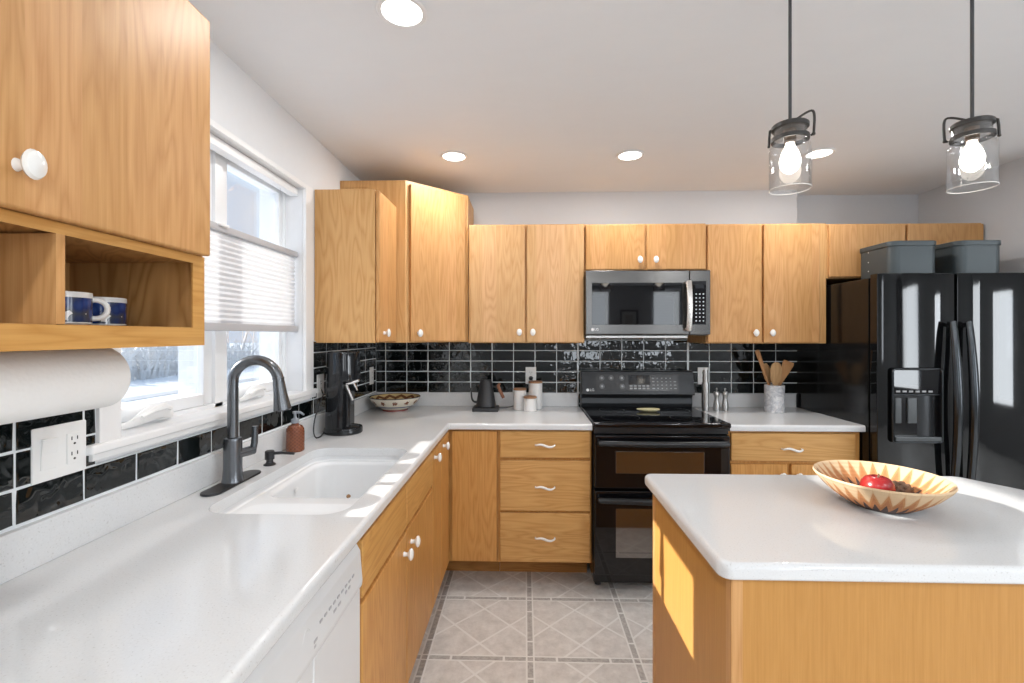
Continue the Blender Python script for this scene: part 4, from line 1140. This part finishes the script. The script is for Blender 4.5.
# ================================================================== SHADE
sh = thing('pleated_blind', 'white pleated cellular blind lowered across the middle of the window', 'blind', (-1.06, 1.653, 1.408))
y0, y1 = WY0 + .004, WY1 - .004
obj('headrail', B().box(-1.086, -1.046, y0, y1, 2.034, 2.068, .004), 'trim', sh)
obj('middle_rail', B().box(-1.076, -1.046, y0, y1, 1.752, 1.776, .004), 'rail_backlit', sh)
obj('bottom_rail', B().box(-1.076, -1.046, y0, y1, 1.408, 1.436, .004), 'rail_backlit', sh)
b = B(); N = 17; t_ = b.bm; zt, zb_ = 1.752, 1.436
prev = None
for k in range(2 * N + 1):
    z = zt - (zt - zb_) * k / (2 * N); x = -1.058 if k % 2 else -1.065
    row = (t_.verts.new((x, y0 + .003, z)), t_.verts.new((x, y1 - .003, z)))
    if prev: t_.faces.new((prev[0], prev[1], row[1], row[0]))
    prev = row
obj('pleated_fabric', b, 'shade', sh, smooth=5)
b = B()
for y in (1.32, 1.98): b.tube([(-1.061, y, 1.776), (-1.061, y, 2.031)], .0007, 5)
obj('lift_cord', b, 'rail_backlit', sh)
obj('pull_tab', B().box(-1.048, -1.036, 1.55, 1.60, 1.768, 1.778, .003), 'trim', sh)

# ================================================================== PAPER TOWEL, MUGS
pt = thing('paper_towel_roll', 'white paper towel roll mounted under the left wall cabinet', 'paper towel', (-.862, .78, 1.248))
pc_ = (-.862, .635, 1.309)
obj('roll', B().lathe([(.020, 0), (.060, 0), (.062, .002), (.062, .284), (.060, .286), (.020, .286), (.020, 0)], pc_, 48, d=(0, 1, 0)), 'paper', pt)
obj('core', B().lathe([(.0165, .001), (.0195, .001), (.0195, .285), (.0165, .285), (.0165, .001)], pc_, 28, d=(0, 1, 0)), 'cardboard', pt)
c = B(); c.tube([(-.862, .615, 1.309), (-.862, .94, 1.309)], .006, 10)
c.tube([(-.862, .612, 1.305), (-.862, .612, 1.371)], .006, 8)
c.box(-.89, -.834, .60, .66, 1.3722, 1.3905)
obj('holder', c, 'white_plastic', pt)
def mug(x, y, ha, label):
    z = 1.411
    t = thing('mug', label, 'mug', (x, y, z), 'flowered mugs in the cubby')
    obj('cup', B().lathe([(0, 0), (.034, 0), (.0395, .004), (.0405, .056), (.0400, .060), (.0375, .060), (.0365, .010), (.03, .006), (0, .006)], (x, y, z), 36), 'mug', t)
    ca, sa = math.cos(ha), math.sin(ha)
    pts = [(x + ca * p.x, y + sa * p.x, z + p.z) for p in bez((.037, 0, .048), (.070, 0, .052), (.066, 0, .008), (.037, 0, .014), 14)]
    obj('handle', B().tube(pts, .0048, 10), 'white_ceramic', t)
    return t
mug(-.832, .812, .75, 'white mug with blue flowers in the cubby beside the divider, its handle showing')
mug(-.880, .940, 1.9, 'white mug with dark blue flowers in the cubby, farther from the divider')

# ================================================================== OUTLETS
def socket(parent, p, d, u):
    """duplex receptacle: p centre on the plate, d outward, u sideways"""
    p, d, u = Vector(p), Vector(d), Vector(u); z = Vector((0, 0, 1))
    m = Matrix((u.to_4d(), z.to_4d(), d.to_4d(), (0, 0, 0, 1))).transposed(); m.translation = p; m[3] = (0, 0, 0, 1)
    f = obj('receptacle', B().box(-.0165, .0165, -.034, .034, -.001, .002, .001, mat=m), 'white_plastic', parent)
    c = B()
    for s_ in (-1, 1):
        for x in (-.0065, .0065): c.box(x - .001, x + .001, s_ * .017 + .001, s_ * .017 + .009, .001, .0026, mat=m)
        c.lathe([(0, .0026), (.0026, .0026), (.0026, .001), (0, .001)], (0, s_ * .017 - .007, 0), 10, mat=m)
    obj('slots', c, 'slot', f)
t = thing('outlet_plate', 'white double plate with rocker switch and outlet on the black tile, left', 'outlet', (-1.018, .9875, 1.14))
obj('plate', B().box(-1.0222, -1.016, .928, 1.047, 1.083, 1.199, .003), 'white_plastic', t)
r_ = obj('rocker_switch', B().prism([(-1.0165, 1.108), (-1.0145, 1.108), (-1.0135, 1.14), (-1.009, 1.174), (-1.0165, 1.174)], .944, .977, .001, axis='y'), 'white_plastic', t)
socket(t, (-1.016, 1.016, 1.141), (1, 0, 0), (0, 1, 0))
def plate_left(y0, y1, z0, z1, label):
    t = thing('outlet_plate', label, 'outlet', (-1.018, (y0 + y1) / 2, (z0 + z1) / 2))
    obj('plate', B().box(-1.0222, -1.016, y0, y1, z0, z1, .003), 'white_plastic', t)
    socket(t, (-1.016, (y0 + y1) / 2, (z0 + z1) / 2), (1, 0, 0), (0, 1, 0)); return t
plate_left(2.242, 2.318, 1.085, 1.20, 'white outlet plate on the tile at the far end of the window sill')
plate_left(3.010, 3.085, 1.068, 1.183, 'white outlet plate on the tile in the corner above the painted bowl')
def plate_back(x0, x1, z0, z1, label):
    t = thing('outlet_plate', label, 'outlet', ((x0 + x1) / 2, 3.138, (z0 + z1) / 2))
    obj('plate', B().box(x0, x1, 3.136, 3.1422, z0, z1, .003), 'white_plastic', t)
    socket(t, ((x0 + x1) / 2, 3.136, (z0 + z1) / 2), (0, -1, 0), (1, 0, 0)); return t
plate_back(.001, .073, 1.064, 1.178, 'white outlet plate with a black plug above the white canisters')
plate_back(1.152, 1.224, 1.064, 1.178, 'white outlet plate partly hidden behind the tall steel mill')

# ================================================================== COUNTER ITEMS (back)
KX, KY = -.252, 2.965
kt = thing('kettle', 'matte black gooseneck electric kettle with walnut handle on its base', 'kettle', (KX, KY, CT))
obj('power_base', B().prism(rrect(KX - .082, KX + .082, KY - .075, KY + .075, .012, 4), CT, CT + .022, .003), 'matte_black', kt)
obj('body', B().lathe([(0, .024), (.060, .024), (.064, .029), (.063, .036), (.039, .182), (.036, .187), (0, .187)], (KX, KY, CT), 36), 'matte_black', kt)
ld = obj('lid', B().lathe([(0, .186), (.037, .186), (.034, .194), (.010, .197), (.008, .203), (.011, .207), (.009, .213), (0, .214)], (KX, KY, CT), 28), 'matte_black', kt)
obj('spout', B().tube([(KX - .055, KY, CT + .052)] + bez((KX - .068, KY, CT + .052), (KX - .105, KY, CT + .058), (KX - .085, KY, CT + .115), (KX - .102, KY, CT + .142), 12) + [(KX - .112, KY, CT + .150)], [.008] + [.0068 - .0002 * i for i in range(13)] + [.0042], 10), 'matte_black', kt)
hh = obj('handle', B().tube([(KX + .034, KY, CT + .150), (KX + .062, KY, CT + .150), (KX + .078, KY, CT + .156)], [.006, .006, .007], 8), 'matte_black', kt)
obj('grip', B().tube([(KX + .088, KY, CT + .172), (KX + .078, KY, CT + .156), (KX + .090, KY, CT + .125), (KX + .112, KY, CT + .078)], [.008, .011, .011, .010], 10), 'walnut', hh)
kc = B(); kc.tube(bez((KX + .08, KY + .02, CT + .012), (KX + .15, KY + .03, CT + .006), (KX + .20, KY + .05, CT + .03), (KX + .25, 3.085, CT + .035), 14) + bez((KX + .25, 3.085, CT + .035), (KX + .29, 3.115, CT + .05), (.045, 3.100, CT + .10), (.045, 3.108, 1.094), 12)[1:] + [(.041, 3.12, 1.118)], .0032, 7)
obj('power_cord', kc, 'matte_black', kt)
obj('plug', B().lathe([(0, 0), (.014, 0), (.015, .004), (.013, .020), (.008, .026), (0, .026)], (.037, 3.131, 1.104), 16, d=(0, -1, 0)), 'matte_black', kt)
def canister(x, y, r, h, label):
    t = thing('canister', label, 'canister', (x, y, CT), 'white canisters with wooden lids')
    obj('jar', B().lathe([(0, 0), (r - .003, 0), (r, .003), (r, h - .014), (r - .002, h - .012), (0, h - .012)], (x, y, CT), 32), 'canister', t)
    obj('lid', B().lathe([(0, h - .0118), (r + .001, h - .0118), (r + .0015, h - .003), (r - .001, h), (0, h)], (x, y, CT), 32), 'lid_wood', t)
canister(-.036, 2.995, .041, .138, 'medium white canister with wooden lid, nearest the kettle')
canister(.066, 3.035, .0445, .180, 'tallest white canister with wooden lid, below the plugged outlet')
canister(.030, 2.938, .041, .094, 'shortest white canister with wooden lid, in front of the other two')
# painted bowl in the corner
PX, PY = -.835, 2.955
pb = thing('serving_bowl', 'painted cream ceramic bowl with brown motifs and dark rim in the corner', 'bowl', (PX, PY, CT))
obj('outside', B().lathe([(0, 0), (.080, 0), (.080, .010), (.090, .016), (.125, .036), (.152, .068), (.160, .086), (.158, .089), (.155, .087)], (PX, PY, CT), 48, cap=False), 'bowl_out', pb)
obj('inside', B().lathe([(.1555, .0872), (.147, .069), (.120, .041), (.085, .022), (0, .020)], (PX, PY, CT), 48, cap=False), 'bowl_in', pb)
# steel mills
ml = thing('pepper_mill', 'tall slim brushed steel mill beside the stove', 'mill', (1.143, 2.985, CT))
obj('body', B().lathe([(0, 0), (.022, 0), (.022, .168), (.020, .180), (0, .180)], (1.143, 2.985, CT), 28), 'steel', ml)
obj('head', B().lathe([(0, .1802), (.0165, .1802), (.0162, .255), (.015, .258), (0, .258)], (1.143, 2.985, CT), 28), 'steel', ml)
def shaker(x, y, label):
    t = thing('pepper_mill', label, 'mill', (x, y, CT), 'matching small steel mills')
    obj('body', B().lathe([(0, 0), (.020, 0), (.0205, .030), (.017, .055), (.013, .075), (.015, .092), (.0195, .100), (0, .100)], (x, y, CT), 24), 'steel', t)
    hd = obj('head', B().lathe([(0, .1003), (.019, .1003), (.020, .108), (.016, .120), (.007, .124), (0, .124)], (x, y, CT), 24), 'steel', t)
    obj('finial', B().lathe([(0, .124), (.004, .124), (.004, .130), (.007, .136), (.005, .142), (0, .144)], (x, y, CT), 14), 'steel', hd)
shaker(1.216, 2.99, 'small hourglass steel mill next to the tall slim mill')
shaker(1.270, 2.992, 'small hourglass steel mill on the side nearer the marble crock')
# crock and utensils
CX, CY = 1.560, 2.955
cr = tag(obj('utensil_crock', B().lathe([(0, 0), (.055, 0), (.057, .002), (.057, .166), (.055, .168), (.049, .168), (.048, .164), (.048, .012), (0, .010)], (CX, CY, CT), 40), 'marble', origin=(CX, CY, CT)), 'grey veined marble crock holding wooden utensils', 'utensil crock')
def lay(p0, p1, w, prof_x, name, label, mat):
    """flat wooden tool from p0 (foot, in the crock) to p1 (tip); prof_x: (fraction, half-width, half-thickness)"""
    p0, p1 = Vector(p0), Vector(p1); d = p1 - p0; L = d.length; d.normalize()
    q = d.to_track_quat('Z', 'Y').to_matrix()
    side = (Vector((1, 0, 0)) - d * d.x).normalized(); nrm = d.cross(side)
    b = B(); t = b.bm; rings = []
    for f_, hw, ht in prof_x:
        c = p0 + d * L * f_
        rings.append([t.verts.new(c + side * hw * math.cos(2 * PI * k / 14) + nrm * ht * math.sin(2 * PI * k / 14)) for k in range(14)])
    for A, C in zip(rings, rings[1:]):
        for k in range(14): t.faces.new((A[k], A[(k + 1) % 14], C[(k + 1) % 14], C[k]))
    t.faces.new(rings[0]); t.faces.new(rings[-1]); bmesh.ops.recalc_face_normals(t, faces=t.faces[:])
    o = obj(name, b, mat, origin=tuple(p0)); tag(o, label, 'utensil', 'wooden utensils in the marble crock'); return o
zf = CT + .014
lay((CX + .020, CY + .005, zf), (CX - .098, CY + .020, CT + .385), .01,
    [(0, .006, .005), (.55, .008, .005), (.62, .012, .005), (.80, .013, .005), (.95, .015, .005), (1, .012, .004)], 'wooden_spatula', 'long narrow wooden spatula leaning farthest left in the crock', 'spoon_wood')
lay((CX - .002, CY - .004, zf), (CX + .000, CY - .022, CT + .310), .01,
    [(0, .006, .005), (.5, .009, .005), (.58, .026, .006), (.68, .034, .006), (.86, .036, .006), (.96, .027, .005), (1, .012, .004)], 'wooden_spoon', 'broad round-ended wooden spoon standing upright in the middle of the crock', 'spoon_wood_pale')
lay((CX - .022, CY + .012, zf), (CX + .090, CY + .000, CT + .315), .01,
    [(0, .006, .005), (.52, .009, .005), (.62, .015, .005), (.80, .029, .005), (.95, .036, .005), (1, .033, .004)], 'wooden_turner', 'wide flat wooden turner leaning right in the crock', 'spoon_wood')
lay((CX + .010, CY + .026, zf), (CX - .040, CY + .034, CT + .300), .01,
    [(0, .006, .005), (.55, .008, .006), (.66, .020, .008), (.80, .027, .010), (.93, .022, .008), (1, .008, .004)], 'wooden_ladle', 'rounded wooden spoon behind the others, left of the middle spoon', 'spoon_wood_pale')
# drink machine
DXC, DYC = -.895, 2.262
dm = thing('drink_machine', 'tall glossy black countertop drink machine with chrome lever by the window', 'drink machine', (DXC, DYC, CT))
obj('base', B().lathe([(0, 0), (.088, 0), (.091, .004), (.091, .026), (.088, .031), (0, .031)], (DXC, DYC, CT), 48, sx=1.0, sy=.95), 'machine', dm)
def half_oval(rx, ry, xcut, n=40):
    pts = []
    for k in range(n):
        a = 2 * PI * k / n; x, y = rx * math.cos(a), ry * math.sin(a)
        pts.append((DXC + min(x, xcut), DYC + y))
    out = []
    for p in pts:
        if not out or (abs(p[0] - out[-1][0]) + abs(p[1] - out[-1][1])) > 1e-5: out.append(p)
    return out
def loft(layers):
    b = B(); t = b.bm; rings = [[t.verts.new((p[0], p[1], z)) for p in pts] for pts, z in layers]
    n = len(rings[0])
    for A, C in zip(rings, rings[1:]):
        for k in range(n): t.faces.new((A[k], A[(k + 1) % n], C[(k + 1) % n], C[k]))
    t.faces.new(rings[0]); t.faces.new(rings[-1]); bmesh.ops.recalc_face_normals(t, faces=t.faces[:]); return b
def ov(rx, ry, dx, n=48, cut=1.0):
    return [(DXC + dx + rx * max(-1, min(cut, math.cos(2 * PI * k / n))), DYC + ry * math.sin(2 * PI * k / n)) for k in range(n)]
obj('rear_column', loft([(ov(.086, .086, 0, cut=.28), CT + .031), (ov(.083, .084, 0, cut=.30), CT + .15), (ov(.081, .082, 0, cut=.32), CT + .262)]), 'machine', dm)
obj('head', loft([(ov(.074, .080, 0), CT + .256), (ov(.081, .082, 0), CT + .264), (ov(.079, .080, 0), CT + .33), (ov(.077, .078, 0), CT + .392), (ov(.073, .074, 0), CT + .399)]), 'machine', dm)
obj('drip_tray', B().lathe([(0, 0), (.034, 0), (.036, .004), (.032, .006), (.030, .003), (0, .003)], (DXC + .045, DYC - .012, CT + .031), 28), 'matte_black', dm)
lv = B(); lv.tube([(DXC + .030, DYC - .055, CT + .245), (DXC + .068, DYC - .058, CT + .252), (DXC + .098, DYC - .06, CT + .264)], [.006, .007, .006], 10); lv.tube([(DXC + .072, DYC - .059, CT + .252), (DXC + .088, DYC - .060, CT + .215)], [.006, .005], 10)
obj('lever', lv, 'chrome', dm)
lv = B(); lv.tube([(DXC + .028, DYC - .045, CT + .238), (DXC + .062, DYC - .048, CT + .165)], [.010, .007], 12, flat=.8)
obj('nozzle', lv, 'steel', dm)
lv = B(); lv.tube([(DXC + .030, DYC - .03, CT + .035), (DXC + .030, DYC - .03, CT + .255)], .016, 14)
obj('carbonating_tube', lv, 'machine', dm)
cd = B(); cd.tube([(-1.014, 2.28, 1.125), (-.995, 2.26, 1.10)] + bez((-.995, 2.25, 1.09), (-.985, 2.13, 1.02), (-.982, 2.10, .93), (-.965, 2.12, CT + .004), 12) + bez((-.965, 2.12, CT + .004), (-.95, 2.16, CT + .003), (-.985, 2.20, CT + .004), (-.975, 2.235, CT + .006), 8)[1:], .003, 7)
obj('power_cord', cd, 'matte_black', dm)

# ================================================================== LIVING AREA (seen only in reflections)
pf = thing('picture_frame', 'small framed print on the wall between the rear windows', 'picture', (1.98, -3.41, 1.4))
c = B(); c.box(1.81, 1.84, -3.42, -3.395, 1.40, 1.87); c.box(2.12, 2.15, -3.42, -3.395, 1.40, 1.87); c.box(1.84, 2.12, -3.42, -3.395, 1.40, 1.43); c.box(1.84, 2.12, -3.42, -3.395, 1.84, 1.87)
obj('frame', c, 'frame_black', pf)
obj('print', B().box(1.90, 2.06, -3.415, -3.408, 1.50, 1.77), 'print', pf)
obj('mat', B().box(1.84, 2.12, -3.42, -3.415, 1.43, 1.84), 'mat_board', pf)

for x0, x1, lab in ((1.0, 1.59, 'white slatted blind on the rear window left of the framed print'), (2.42, 2.93, 'white slatted blind on the rear window right of the framed print')):
    vb = thing('venetian_blind', lab, 'blind', ((x0 + x1) / 2, -3.32, 1.0), 'slatted blinds on the rear windows')
    c = B()
    for k in range(23): c.box(x0 + .005, x1 - .005, -3.345, -3.310, 1.04 + k * .052, 1.0425 + k * .052)
    obj('slats', c, 'blind', vb)
    obj('headrail', B().box(x0, x1, -3.35, -3.305, 2.24, 2.28, .003), 'blind', vb)
    obj('bottom_rail', B().box(x0, x1, -3.345, -3.31, 1.005, 1.02, .003), 'blind', vb)
